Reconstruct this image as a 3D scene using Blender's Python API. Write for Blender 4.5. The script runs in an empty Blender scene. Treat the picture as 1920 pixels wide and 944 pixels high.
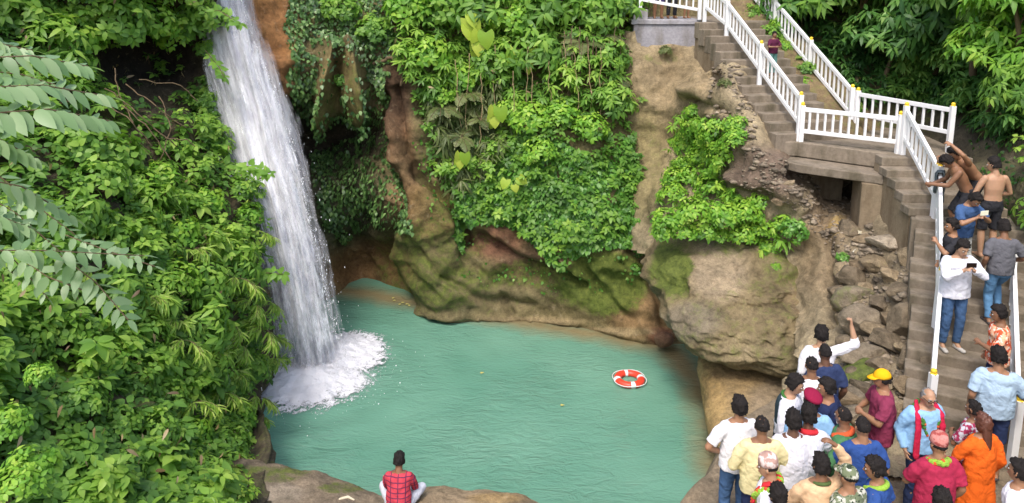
import bpy, math, random
import numpy as np
from mathutils import Vector, Matrix, noise

# ---------------------------------------------------------------- camera, sky, sun
S = bpy.context.scene
COL = S.collection
R = math.radians
F, PX0, PY0, HC, PITCH = 1400.0, 960.0, 230.0, 9.0, R(10.5)
CP, SP = math.cos(PITCH), math.sin(PITCH)
cam_d = bpy.data.cameras.new('camera')
cam = bpy.data.objects.new('camera', cam_d)
COL.objects.link(cam)
cam.location = (0, 0, HC)
cam.rotation_euler = (R(90) - PITCH, 0, 0)
cam_d.sensor_width = 36.0
cam_d.lens = 36.0 * F / 1920.0
cam_d.shift_y = -(472.0 - PY0) / 1920.0
cam_d.clip_end = 500
S.camera = cam

SUN_EL, SUN_AZ = 58.0, 200.0      # azimuth measured clockwise from +Y: light comes from behind the camera, slightly left
w = bpy.data.worlds.new('World')
S.world = w
w.use_nodes = True
nt = w.node_tree
bg = nt.nodes['Background']
sky = nt.nodes.new('ShaderNodeTexSky')
sky.sky_type = 'NISHITA'
sky.sun_disc = False
sky.sun_elevation = R(SUN_EL)
sky.sun_rotation = R(SUN_AZ)
sky.air_density = 1.0
sky.dust_density = 4.0
sky.ozone_density = 1.0
nt.links.new(sky.outputs[0], bg.inputs[0])
bg.inputs[1].default_value = 0.15
sl = bpy.data.lights.new('sun', 'SUN')
sl.energy = 1.05
sl.angle = R(12)
sl.color = (1.0, 0.965, 0.91)
so = bpy.data.objects.new('sun', sl)
COL.objects.link(so)
_d = Vector((math.sin(R(SUN_AZ)) * math.cos(R(SUN_EL)), math.cos(R(SUN_AZ)) * math.cos(R(SUN_EL)), math.sin(R(SUN_EL))))
so.rotation_euler = _d.to_track_quat('Z', 'Y').to_euler()
S.view_settings.view_transform = 'Standard'
S.view_settings.look = 'None'
S.view_settings.exposure = 1.02
S.view_settings.gamma = 1.0
S.cycles.max_bounces = 6
S.cycles.diffuse_bounces = 3
S.cycles.glossy_bounces = 2
S.cycles.transmission_bounces = 4
S.cycles.transparent_max_bounces = 12
S.cycles.caustics_reflective = False
S.cycles.caustics_refractive = False

rng = np.random.default_rng(7)
random.seed(7)

# ---------------------------------------------------------------- surveying helpers (sight lines of the photograph to metres)
def WD(px, py, D):
    v = (py - PY0) / F
    return Vector(((px - PX0) / F * D, D * (CP - v * SP), HC - D * (SP + v * CP)))
def TT(py): return math.tan(PITCH + math.atan((py - PY0) / F))
def WY(px, py, Y):
    v = (py - PY0) / F
    return WD(px, py, Y / (CP - v * SP))
def WZ(px, py, z):
    v = (py - PY0) / F
    return WD(px, py, (HC - z) / (SP + v * CP))

# ---------------------------------------------------------------- materials
def srgb(r, g, b):
    return tuple(((c / 255.0) / 12.92 if c / 255.0 <= 0.04045 else ((c / 255.0 + 0.055) / 1.055) ** 2.4) for c in (r, g, b))
class MatB:
    def __init__(s, name, rough=0.8, spec=0.3):
        s.m = bpy.data.materials.new(name); s.m.use_nodes = True
        s.t = s.m.node_tree; s.b = s.t.nodes['Principled BSDF']
        s.b.inputs['Roughness'].default_value = rough
        s.b.inputs['Specular IOR Level'].default_value = spec
        s.tc = None
    def n(s, typ, **kw):
        nd = s.t.nodes.new(typ)
        for k, v in kw.items():
            if k in nd.inputs: nd.inputs[k].default_value = v
            else: setattr(nd, k, v)
        return nd
    def l(s, a, b): s.t.links.new(a, b)
    def obj(s):
        if s.tc is None: s.tc = s.n('ShaderNodeTexCoord')
        return s.tc.outputs['Object']
    def noise(s, scale, detail=6, rough=0.6, stretch=None, coord=None, dist=0.0):
        co = coord or s.obj()
        if stretch:
            mp = s.n('ShaderNodeMapping'); mp.inputs['Scale'].default_value = stretch
            s.l(co, mp.inputs[0]); co = mp.outputs[0]
        t = s.n('ShaderNodeTexNoise'); t.inputs['Scale'].default_value = scale
        t.inputs['Detail'].default_value = detail; t.inputs['Roughness'].default_value = rough
        t.inputs['Distortion'].default_value = dist
        s.l(co, t.inputs['Vector'])
        return t.outputs['Fac']
    def ramp(s, fac, stops):
        r = s.n('ShaderNodeValToRGB'); e = r.color_ramp.elements
        while len(e) < len(stops): e.new(0.5)
        for i, (p, c) in enumerate(stops):
            e[i].position = p; e[i].color = (c[0], c[1], c[2], 1) if hasattr(c, '__len__') else (c, c, c, 1)
        s.l(fac, r.inputs[0]); return r.outputs[0]
    def mix(s, fac, a, b, mode='MIX'):
        m = s.n('ShaderNodeMix', data_type='RGBA', blend_type=mode)
        def put(x, i):
            if isinstance(x, (int, float)): m.inputs[i].default_value = x
            elif isinstance(x, tuple): m.inputs[i].default_value = (*x, 1)
            else: s.l(x, m.inputs[i])
        put(fac, 0); put(a, 6); put(b, 7)
        return m.outputs[2]
    def bump(s, h, strength=0.4, dist=0.05):
        b = s.n('ShaderNodeBump'); b.inputs['Strength'].default_value = strength; b.inputs['Distance'].default_value = dist
        s.l(h, b.inputs['Height']); s.l(b.outputs[0], s.b.inputs['Normal'])
    def col(s, c):
        if isinstance(c, tuple): s.b.inputs['Base Color'].default_value = (*c, 1)
        else: s.l(c, s.b.inputs['Base Color'])
        return s

def rock_mat(name, bumpd=0.07, rough=0.85):
    m = MatB(name, rough, 0.25)
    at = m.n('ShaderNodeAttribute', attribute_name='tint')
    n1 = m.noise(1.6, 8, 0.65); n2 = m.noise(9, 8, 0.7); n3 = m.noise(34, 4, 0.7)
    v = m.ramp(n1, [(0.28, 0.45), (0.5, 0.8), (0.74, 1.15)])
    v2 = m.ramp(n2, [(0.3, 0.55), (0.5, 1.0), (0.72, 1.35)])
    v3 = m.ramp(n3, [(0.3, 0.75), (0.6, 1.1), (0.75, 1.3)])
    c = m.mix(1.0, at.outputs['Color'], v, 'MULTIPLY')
    c = m.mix(1.0, c, v2, 'MULTIPLY')
    c = m.mix(0.8, c, v3, 'MULTIPLY')
    # pale lichen / dry mud flecks, and brown stains with an outline of their own
    fl = m.ramp(m.noise(5.5, 7, 0.75, dist=0.6), [(0.58, 0.0), (0.66, 1.0)])
    c = m.mix(m.mix(1.0, fl, (0.35, 0.35, 0.35), 'MULTIPLY'), c, (0.36, 0.30, 0.20))
    ms = m.n('ShaderNodeAttribute', attribute_name='moss')
    mn = m.noise(4.5, 12, 0.82, dist=0.2)
    ma = m.n('ShaderNodeMath', operation='ADD'); m.l(ms.outputs['Fac'], ma.inputs[0]); m.l(mn, ma.inputs[1])
    mk = m.ramp(ma.outputs[0], [(0.80, 0.0), (0.98, 0.9)])
    mc = m.ramp(n2, [(0.3, (0.035, 0.055, 0.01)), (0.55, (0.10, 0.135, 0.022)), (0.75, (0.19, 0.21, 0.045))])
    c = m.mix(mk, c, mc)
    m.col(c)
    h = m.mix(0.35, n2, n3); h = m.mix(0.4, h, n1)
    m.bump(h, 1.0, bumpd * 1.4)
    return m.m
M_ROCK = rock_mat('cliff_rock')
M_BOULDER = rock_mat('boulder_rock', 0.06)

def concrete(name, base, stain, rough=0.9):
    m = MatB(name, rough, 0.2)
    n1 = m.noise(1.3, 6, 0.6); n2 = m.noise(14, 6, 0.7); n3 = m.noise(3.0, 5, 0.6, stretch=(1, 1, 0.25))
    c = m.mix(m.ramp(n1, [(0.35, 0.0), (0.65, 1.0)]), base, tuple(x * 1.25 for x in base))
    c = m.mix(m.ramp(n3, [(0.45, 0.0), (0.7, 0.85)]), c, stain)
    c = m.mix(0.7, c, m.ramp(n2, [(0.3, 0.7), (0.6, 1.1)]), 'MULTIPLY')
    m.col(c); m.bump(n2, 0.5, 0.02)
    return m.m
M_CONC = concrete('weathered_concrete', (0.20, 0.165, 0.125), (0.10, 0.085, 0.055))
M_PLASTER = concrete('stained_plaster', (0.21, 0.165, 0.11), (0.12, 0.085, 0.05))
M_GREY = concrete('grey_concrete', (0.33, 0.32, 0.34), (0.24, 0.22, 0.20))
M_SOIL = concrete('trodden_soil', (0.22, 0.175, 0.115), (0.14, 0.11, 0.065))

def plain(name, c, rough=0.75, spec=0.3, var=0.15, scale=8, bump=0.0):
    m = MatB(name, rough, spec)
    n = m.noise(scale, 4, 0.6)
    m.col(m.mix(n, tuple(x * (1 - var) for x in c), tuple(min(1, x * (1 + var)) for x in c)))
    if bump: m.bump(n, 0.6, bump)
    return m.m
def _w():
    m = MatB('white_painted_steel', 0.45, 0.4); a = m.noise(2.2, 8, 0.75); b = m.noise(11, 5, 0.7)
    c = m.mix(m.ramp(a, [(0.5, 0.0), (0.75, 0.5)]), (0.80, 0.80, 0.80), (0.62, 0.60, 0.55)); c = m.mix(m.ramp(b, [(0.70, 0.0), (0.76, 0.8)]), c, (0.33, 0.22, 0.13)); m.col(c); return m.m
M_WHITE = _w()
M_YELLOW = plain('yellow_paint', (0.80, 0.55, 0.04), 0.45)
M_BARK = plain('bark', (0.14, 0.10, 0.06), 0.9, 0.2, 0.4, 12, 0.02)
M_DRY = plain('dry_stem', (0.30, 0.22, 0.12), 0.9, 0.2, 0.4, 9, 0.01)

def leaf_mat(name, stops, trans=0.35, rough=0.45, spec=0.35):
    m = MatB(name, rough, spec)
    at = m.n('ShaderNodeAttribute', attribute_name='rnd')
    big = m.noise(0.9, 3, 0.6)
    mx = m.n('ShaderNodeMath', operation='MULTIPLY_ADD'); m.l(big, mx.inputs[0]); mx.inputs[1].default_value = 0.75; mx.inputs[2].default_value = -0.375
    ad = m.n('ShaderNodeMath', operation='ADD'); m.l(at.outputs['Fac'], ad.inputs[0]); m.l(mx.outputs[0], ad.inputs[1])
    c = m.ramp(ad.outputs[0], stops)
    m.col(c)
    tr = m.n('ShaderNodeBsdfTranslucent')
    m.l(m.mix(1.0, c, (1.25, 1.35, 0.7), 'MULTIPLY'), tr.inputs[0])
    ms = m.n('ShaderNodeMixShader'); ms.inputs[0].default_value = trans
    m.l(m.b.outputs[0], ms.inputs[1]); m.l(tr.outputs[0], ms.inputs[2])
    m.l(ms.outputs[0], m.t.nodes['Material Output'].inputs[0])
    return m.m
L_BROAD = leaf_mat('broad_leaf', [(0.0, (0.065, 0.15, 0.035)), (0.35, (0.125, 0.265, 0.045)), (0.65, (0.21, 0.38, 0.055)), (1.0, (0.36, 0.52, 0.09))], 0.42)
L_BRIGHT = leaf_mat('bright_leaf', [(0.0, (0.06, 0.16, 0.025)), (0.4, (0.15, 0.34, 0.035)), (0.7, (0.27, 0.46, 0.05)), (1.0, (0.42, 0.55, 0.09))])
L_IVY = leaf_mat('ivy_leaf', [(0.0, (0.035, 0.08, 0.025)), (0.4, (0.085, 0.175, 0.045)), (0.7, (0.16, 0.28, 0.08)), (1.0, (0.30, 0.42, 0.17))], 0.2, 0.4, 0.5)
L_IVYB = leaf_mat('young_ivy_leaf', [(0.0, (0.04, 0.11, 0.02)), (0.4, (0.08, 0.22, 0.03)), (0.7, (0.14, 0.32, 0.045)), (1.0, (0.27, 0.43, 0.10))], 0.25, 0.4, 0.45)
L_PALE = leaf_mat('pale_compound_leaf', [(0.0, (0.10, 0.20, 0.07)), (0.5, (0.21, 0.34, 0.15)), (1.0, (0.34, 0.45, 0.24))], 0.35, 0.4, 0.5)
L_BAMBOO = leaf_mat('bamboo_leaf', [(0.0, (0.10, 0.20, 0.03)), (0.5, (0.24, 0.40, 0.05)), (1.0, (0.42, 0.52, 0.12))])
L_FERN = leaf_mat('fern_leaf', [(0.0, (0.05, 0.12, 0.02)), (0.5, (0.12, 0.26, 0.03)), (1.0, (0.26, 0.36, 0.07))])
L_OLIVE = leaf_mat('olive_fern_leaf', [(0.0, (0.06, 0.09, 0.03)), (0.5, (0.13, 0.17, 0.05)), (1.0, (0.25, 0.27, 0.12))])
L_YEL = leaf_mat('yellow_green_leaf', [(0.0, (0.22, 0.38, 0.04)), (0.5, (0.38, 0.52, 0.06)), (1.0, (0.55, 0.62, 0.10))], 0.4)
L_DRYL = leaf_mat('dry_leaf', [(0.0, (0.12, 0.08, 0.04)), (0.5, (0.25, 0.18, 0.09)), (1.0, (0.42, 0.33, 0.18))], 0.2)
L_FOREST = leaf_mat('forest_leaf', [(0.0, (0.03, 0.09, 0.025)), (0.4, (0.075, 0.19, 0.04)), (0.7, (0.15, 0.30, 0.06)), (1.0, (0.28, 0.43, 0.10))])

# ---------------------------------------------------------------- object helpers
def link(name, me, mat, parent=None):
    o = bpy.data.objects.new(name, me)
    if mat is not None and not me.materials: me.materials.append(mat)
    COL.objects.link(o)
    if parent is not None: o.parent = parent
    return o
def tag(o, label=None, cat=None, group=None, kind=None):
    if label: o['label'] = label
    if cat: o['category'] = cat
    if group: o['group'] = group
    if kind: o['kind'] = kind
    return o
def empty(name, loc=(0, 0, 0), rz=0, **kw):
    o = bpy.data.objects.new(name, None); COL.objects.link(o)
    o.location = loc; o.rotation_euler = (0, 0, rz); o.empty_display_size = 0.1
    return tag(o, **kw)
def mesh_np(name, V, loops, starts, smooth=True, attrs=None):
    me = bpy.data.meshes.new(name)
    V = np.asarray(V, dtype=np.float32); loops = np.asarray(loops, dtype=np.int32); starts = np.asarray(starts, dtype=np.int32)
    me.vertices.add(len(V)); me.vertices.foreach_set('co', V.ravel())
    me.loops.add(len(loops)); me.loops.foreach_set('vertex_index', loops)
    me.polygons.add(len(starts)); me.polygons.foreach_set('loop_start', starts)
    if smooth: me.polygons.foreach_set('use_smooth', np.ones(len(starts), dtype=bool))
    me.update(calc_edges=True)
    for k, a in (attrs or {}).items():
        a = np.asarray(a, dtype=np.float32)
        if a.ndim == 1:
            t = me.attributes.new(k, 'FLOAT', 'POINT'); t.data.foreach_set('value', a)
        else:
            if a.shape[1] == 3: a = np.hstack([a, np.ones((len(a), 1), np.float32)])
            t = me.attributes.new(k, 'FLOAT_COLOR', 'POINT'); t.data.foreach_set('color', a.ravel())
    return me
class MB:
    """collects closed primitives in one mesh"""
    def __init__(s): s.V = []; s.Fc = []
    def add(s, V, Fc):
        o = len(s.V); s.V += [tuple(v) for v in V]; s.Fc += [tuple(i + o for i in f) for f in Fc]
        return s
    def grid_tube(s, rings, cap=True):
        n = len(rings[0]); V = [p for r in rings for p in r]; Fc = []
        for i in range(len(rings) - 1):
            for j in range(n):
                a = i * n + j; b = i * n + (j + 1) % n
                Fc.append((a, b, b + n, a + n))
        if cap:
            Fc.append(tuple(reversed(range(n)))); Fc.append(tuple(range((len(rings) - 1) * n, len(rings) * n)))
        return s.add(V, Fc)
    def cap(s, a, b, ra, rb, seg=12, flat=None, ends=True):
        """tapered capsule; flat=(axis vector, factor) squeezes the section along that axis"""
        a = Vector(a); b = Vector(b); d = b - a; L = d.length
        u = d / L if L > 1e-6 else Vector((0, 0, 1))
        if flat: q = Vector(flat[0]); p = (q - u * q.dot(u)).normalized(); k = flat[1]
        else:
            q = Vector((1, 0, 0)) if abs(u.x) < 0.8 else Vector((0, 1, 0)); p = (q - u * q.dot(u)).normalized(); k = 1.0
        r = u.cross(p); rings = []
        prof = []
        if ends:
            for t in (85, 60, 32): prof.append((-ra * math.sin(R(t)), ra * math.cos(R(t))))
        prof.append((0, ra)); prof.append((L * 0.5, (ra + rb) / 2)); prof.append((L, rb))
        if ends:
            for t in (32, 60, 85): prof.append((L + rb * math.sin(R(t)), rb * math.cos(R(t))))
        for (z, rr) in prof:
            rings.append([a + u * z + (p * (math.cos(2 * math.pi * j / seg) * k) + r * math.sin(2 * math.pi * j / seg)) * rr for j in range(seg)])
        return s.grid_tube(rings)
    def ell(s, c, rad, M=None, seg=16, rn=9):
        c = Vector(c); rings = []
        for i in range(rn):
            t = math.pi * (i + 0.15) / (rn - 0.7) if 0 < i < rn - 1 else (0.06 if i == 0 else math.pi - 0.06)
            ring = []
            for j in range(seg):
                p = Vector((rad[0] * math.sin(t) * math.cos(2 * math.pi * j / seg), rad[1] * math.sin(t) * math.sin(2 * math.pi * j / seg), -rad[2] * math.cos(t)))
                if M is not None: p = M @ p
                ring.append(c + p)
            rings.append(ring)
        return s.grid_tube(rings)
    def box(s, c, size, M=None):
        c = Vector(c); x, y, z = [k / 2 for k in size]
        P = [Vector((i * x, j * y, k * z)) for i in (-1, 1) for j in (-1, 1) for k in (-1, 1)]
        if M is not None: P = [M @ p for p in P]
        return s.add([c + p for p in P], [(0, 1, 3, 2), (4, 6, 7, 5), (0, 4, 5, 1), (2, 3, 7, 6), (0, 2, 6, 4), (1, 5, 7, 3)])
    def beam(s, a, b, wd, ht, up=(0, 0, 1)):
        a = Vector(a); b = Vector(b); u = (b - a).normalized(); up = Vector(up)
        r = u.cross(up).normalized(); q = r.cross(u)
        P = []
        for e in (a, b):
            for (i, j) in ((-1, -1), (1, -1), (1, 1), (-1, 1)): P.append(e + r * (i * wd / 2) + q * (j * ht / 2))
        return s.add(P, [(3, 2, 1, 0), (4, 5, 6, 7), (0, 1, 5, 4), (1, 2, 6, 5), (2, 3, 7, 6), (3, 0, 4, 7)])
    def prism(s, pts, z0, z1):
        n = len(pts)
        return s.add([(p[0], p[1], z0) for p in pts] + [(p[0], p[1], z1) for p in pts],
                     [tuple(reversed(range(n))), tuple(range(n, 2 * n))] + [(i, (i + 1) % n, (i + 1) % n + n, i + n) for i in range(n)])
    def mesh(s, name, smooth=False):
        me = bpy.data.meshes.new(name); me.from_pydata([tuple(v) for v in s.V], [], s.Fc); me.update()
        if smooth: me.polygons.foreach_set('use_smooth', np.ones(len(me.polygons), dtype=bool))
        return me
    def obj(s, name, mat, parent=None, smooth=False, bevel=0.0):
        o = link(name, s.mesh(name, smooth), mat, parent)
        if bevel:
            b = o.modifiers.new('b', 'BEVEL'); b.width = bevel; b.segments = 2; b.limit_method = 'ANGLE'
        return o

# ---------------------------------------------------------------- terrain surfaces from surveyed points
def tps(ctrl):
    P = np.array([[c[0] / 300.0, c[1] / 300.0] for c in ctrl]); Yv = np.array([c[2] for c in ctrl], float)
    n = len(P)
    def U(r2): return np.where(r2 > 1e-12, 0.5 * r2 * np.log(np.maximum(r2, 1e-12)), 0)
    d2 = ((P[:, None] - P[None]) ** 2).sum(-1)
    A = np.zeros((n + 3, n + 3)); A[:n, :n] = U(d2) + 0.0015 * np.eye(n)
    A[:n, n] = 1; A[:n, n + 1:] = P; A[n, :n] = 1; A[n + 1:, :n] = P.T
    c = np.linalg.solve(A, np.concatenate([Yv, np.zeros(3)]))
    def f(px, py):
        px = np.asarray(px, float) / 300.0; py = np.asarray(py, float) / 300.0
        sh = px.shape; q = np.stack([px.ravel(), py.ravel()], -1)
        out = np.empty(len(q))
        for i in range(0, len(q), 20000):
            qq = q[i:i + 20000]; dd = ((qq[:, None] - P[None]) ** 2).sum(-1)
            out[i:i + 20000] = U(dd) @ c[:n] + c[n] + qq @ c[n + 1:]
        return out.reshape(sh)
    return f
def proj(px, py, Y):
    v = (py - PY0) / F; D = Y / (CP - v * SP)
    return np.stack([(px - PX0) / F * D, Y + 0 * px, HC - D * (SP + v * CP)], -1)
def fbm(P, scale, octv=5, seed=0.0, ridged=False):
    out = np.empty(len(P))
    for i, p in enumerate(P):
        v = Vector((p[0] * scale + seed, p[1] * scale, p[2] * scale))
        out[i] = (noise.ridged_multi_fractal(v, 1.0, 2.1, octv, 1.0, 2.0) - 1.0) if ridged else noise.fractal(v, 1.0, 2.1, octv)
    return out
def smoothstep(a, b, x):
    t = np.clip((x - a) / (b - a), 0, 1); return t * t * (3 - 2 * t)
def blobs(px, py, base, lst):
    """local rock colour, painted-in shade of hollows / moss around surveyed places"""
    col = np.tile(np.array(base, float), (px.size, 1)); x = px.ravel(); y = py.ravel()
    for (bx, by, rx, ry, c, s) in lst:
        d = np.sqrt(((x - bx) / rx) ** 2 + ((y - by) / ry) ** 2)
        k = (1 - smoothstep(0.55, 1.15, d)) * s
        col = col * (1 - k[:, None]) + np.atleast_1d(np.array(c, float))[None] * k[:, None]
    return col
class Surf:
    def __init__(s, ctrl, amp=0.1, scale=0.8, ridge=0.0, seed=0.0, cracks=()):
        s.cracks = cracks; s.f = tps(ctrl); s.amp = amp; s.sc = scale; s.ridge = ridge; s.seed = seed
    def at(s, px, py):
        px = np.asarray(px, float); py = np.asarray(py, float)
        return proj(px, py, s.f(px, py))
    def disp(s, P):
        d = fbm(P, s.sc, 6, s.seed) * s.amp
        if s.seed == 3.0:   # bedding layers dipping down to the right
            a = R(-38); Q = np.stack([(P[:, 0] * math.cos(a) + P[:, 2] * math.sin(a)) * .45, P[:, 1] * .5, (-P[:, 0] * math.sin(a) + P[:, 2] * math.cos(a)) * 2.6], -1)
            d += fbm(Q, 1.0, 5, 55.0, True) * .11
        d += fbm(P, 4.2, 5, s.seed + 3) * s.amp * .28
        if s.ridge: d += fbm(P * np.array([1, 1, 1.8]), s.sc * 0.7, 4, s.seed + 9, True) * s.ridge
        return d
    def pts(s, px, py):
        """points on the displaced surface and their outward normals"""
        P = s.at(px, py); e = 4.0
        Px = s.at(px + e, py); Py = s.at(px, py + e)
        N = np.cross(Py - P, Px - P); N /= np.linalg.norm(N, axis=1)[:, None] + 1e-9
        N *= np.sign((N * (np.array([0, 0, HC]) - P)).sum(1))[:, None]
        d = s.disp(P) * (0.35 + 0.65 * smoothstep(0.0, 1.1, P[:, 2]) if s.seed == 3.0 else 1.0)
        for (line, wpx, dep) in s.cracks:
            q = np.array(line, float); best = np.full(len(P), 1e9); wob = 6 * np.sin(py / 23.0) + 4 * np.sin(px / 17.0)
            for a, b in zip(q[:-1], q[1:]):
                ab = b - a; t = np.clip(((px - a[0]) * ab[0] + (py - a[1]) * ab[1]) / (ab @ ab), 0, 1)
                best = np.minimum(best, np.hypot(px + wob * .6 - a[0] - t * ab[0], py - a[1] - t * ab[1]))
            d = d - dep * np.exp(-(best / wpx) ** 2)
        return P + N * d[:, None], N
    def build(s, name, x0, x1, y0, y1, st, mat, tint, tl, ml, label_kw, keep=None):
        xs = np.arange(x0, x1 + st, st); ys = np.arange(y0, y1 + st, st)
        gx, gy = np.meshgrid(xs, ys); n, m = gx.shape
        P, N = s.pts(gx.ravel(), gy.ravel())
        idx = np.arange(n * m).reshape(n, m)
        q = np.stack([idx[:-1, :-1], idx[1:, :-1], idx[1:, 1:], idx[:-1, 1:]], -1).reshape(-1, 4)
        if keep is not None:
            k = keep(gx, gy, P.reshape(n, m, 3)); kk = k[:-1, :-1].ravel() & k[1:, 1:].ravel(); q = q[kk]
        q = q[:, ::-1]
        me = mesh_np(name, P, q.ravel(), np.arange(len(q)) * 4, True,
                     {'tint': blobs(gx, gy, tint, tl), 'moss': blobs(gx, gy, [0.0], ml)[:, 0]})
        return tag(link(name, me, mat), **label_kw)

TAN = (0.27, 0.205, 0.125); BROWN = (0.17, 0.105, 0.055); ORANGE = (0.40, 0.19, 0.07); WET_SHADE = (0.055, 0.045, 0.035); GREYR = (0.22, 0.19, 0.14); LTAN = (0.36, 0.29, 0.18)

# back cliff behind the pool
cliff = Surf([(-200, -300, 22), (300, -300, 22.5), (800, -300, 23.5), (1400, -300, 27), (350, 0, 19.6), (430, 0, 19.5), (480, 0, 19.6), (520, 40, 19.7), (560, 20, 20.3),
    (350, 300, 19.2), (430, 300, 18.6), (480, 200, 18.9), (535, 190, 19.4), (560, 235, 21.6), (640, 240, 21.9), (700, 230, 21.0), (350, 500, 18.6), (500, 500, 18.2), (560, 350, 20.6), (620, 110, 19.9), (640, 200, 20.0),
    (670, 120, 20.0), (700, 0, 21), (900, 0, 21.8), (1100, 0, 22), (1250, 0, 24), (560, 550, 19.4), (560, 700, 19.6), (650, 350, 20.7), (700, 420, 20.8), (640, 440, 21.8), (700, 470, 21.9), (640, 545, 21.0), (750, 545, 20.6),
    (745, 160, 19.9), (735, 250, 19.6), (790, 200, 20.0), (760, 350, 19.3), (800, 330, 19.6), (735, 440, 19.2), (770, 470, 19.0), (760, 540, 19.35), (790, 590, 19.3), (850, 450, 19.3), (900, 540, 19.0), (900, 600, 19.0), (900, 300, 19.8), (900, 150, 20.7),
    (1000, 200, 20.2), (1000, 400, 19.0), (1090, 610, 18.6), (1090, 480, 18.5), (1100, 300, 19.1), (1100, 150, 20.4), (1190, 400, 18.9), (1170, 200, 20.4), (1180, 520, 18.3), (1210, 640, 17.7), (1260, 600, 17.9), (1300, 660, 17.6), (1300, 500, 18.6), (1300, 300, 20.5),
    (700, 640, 20.6), (900, 680, 19), (1200, 720, 17.6), (1400, 700, 17.2), (1400, 500, 18.6), (350, 760, 19), (1400, 100, 23)],
    0.14, 0.9, 0.16, 3.0, [([(748, 170), (752, 240), (765, 290), (795, 335), (825, 375), (872, 425), (884, 455)], 8, .42), ([(730, 200), (742, 280), (772, 345), (815, 400), (850, 465)], 13, -.28), ([(800, 320), (840, 380), (890, 420)], 12, -.25),
    ([(716, 200), (716, 290), (750, 380), (722, 440), (728, 520), (765, 580)], 12, .45), ([(905, 440), (950, 468), (1000, 492), (1060, 512), (1092, 540)], 7, .34), ([(900, 420), (950, 446), (1005, 470), (1070, 490)], 12, -.22),
    ([(790, 470), (830, 522), (900, 560), (1000, 575)], 7, .16), ([(870, 480), (920, 530), (960, 590)], 6, .2), ([(1085, 470), (1120, 550), (1195, 600)], 8, .26), ([(1150, 560), (1200, 600), (1240, 640)], 9, -.2), ([(1215, 520), (1250, 610)], 9, .3),
    ([(604, 95), (606, 150), (612, 208)], 13, -.75), ([(652, 90), (658, 140), (664, 190)], 15, -.8), ([(630, 120), (634, 190)], 9, .5), ([(690, 110), (700, 200)], 9, .4), ([(775, 585), (900, 596), (1000, 600), (1090, 607), (1210, 638)], 5, -.16)])
def no_water_hang(gx, gy, P): return P[:, :, 2] > -1.2
cliff.build('cliff', 300, 1420, -300, 760, 4, M_ROCK, (0.185, 0.15, 0.07), [
    (500, 60, 60, 130, ORANGE, .95), (515, 160, 42, 80, ORANGE, .9), (470, 330, 120, 260, WET_SHADE, .8), (560, 560, 60, 170, WET_SHADE, .6), (620, 260, 120, 60, WET_SHADE, .9), (640, 380, 90, 110, (0.09, 0.09, 0.05), .9),  # wet rock beside the fall; the cave's shade is painted dark as well
    (690, 505, 90, 60, (0.23, 0.13, 0.055), .95), (742, 200, 34, 120, (0.085, 0.045, 0.028), .9), (755, 330, 36, 120, (0.24, 0.14, 0.07), .7), (800, 400, 60, 60, (0.22, 0.14, 0.05), .6), (1120, 480, 200, 40, (0.16, 0.11, 0.05), .4), (930, 450, 70, 40, (0.21, 0.10, 0.06), .9), (1010, 500, 90, 45, (0.19, 0.105, 0.065), .9),
    (1200, 590, 70, 50, (0.28, 0.17, 0.08), .8), (900, 560, 160, 50, (0.24, 0.19, 0.10), .6), (1240, 630, 30, 18, (0.30, 0.13, 0.08), .9), (640, 160, 60, 60, (0.26, 0.20, 0.08), .8), (760, 592, 60, 9, (.34,.26,.14), .7), (950, 601, 170, 8, (.34,.26,.14), .8), (1140, 622, 110, 9, (.34,.26,.14), .8)],
    [(560, 50, 40, 90, .30, 1), (640, 170, 60, 50, .34, 1), (820, 250, 60, 170, .38, 1), (740, 480, 60, 110, .34, 1), (800, 500, 90, 110, .42, 1), (850, 380, 60, 60, .45, 1), (1000, 530, 150, 60, .42, 1), (860, 540, 90, 50, .42, 1), (950, 430, 90, 30, .3, 1), (640, 490, 60, 30, .25, 1), (860, 450, 80, 60, .36, 1), (1140, 530, 100, 80, .55, 1), (960, 570, 100, 40, .27, 1), (1000, 200, 300, 250, .25, 1), (640, 440, 60, 30, .3, 1), (740, 560, 30, 30, .4, 1)],
    dict(kind='structure'), no_water_hang)

def pxy(p):
    v = HC - p[2]; d = p[1] * CP + v * SP; return PX0 + p[0] / d * F, PY0 + (v * CP - p[1] * SP) / d * F
_sc = []
for _k in (-1, 1, 3, 5, 7, 9, 11, 13):
    if _k > 9: continue
    _p = (6.3 - .195 * .314 * _k - .981 * .52, 16.1 + .981 * .314 * _k - .195 * .52, 5.6 + .1714 * (_k + .2)); _q = pxy(_p); _sc.append((_q[0] - 4, _q[1] + 14, _p[1] - .12)); _sc.append((_q[0] - 45, _q[1] + 45, _p[1] - .35))
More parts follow.
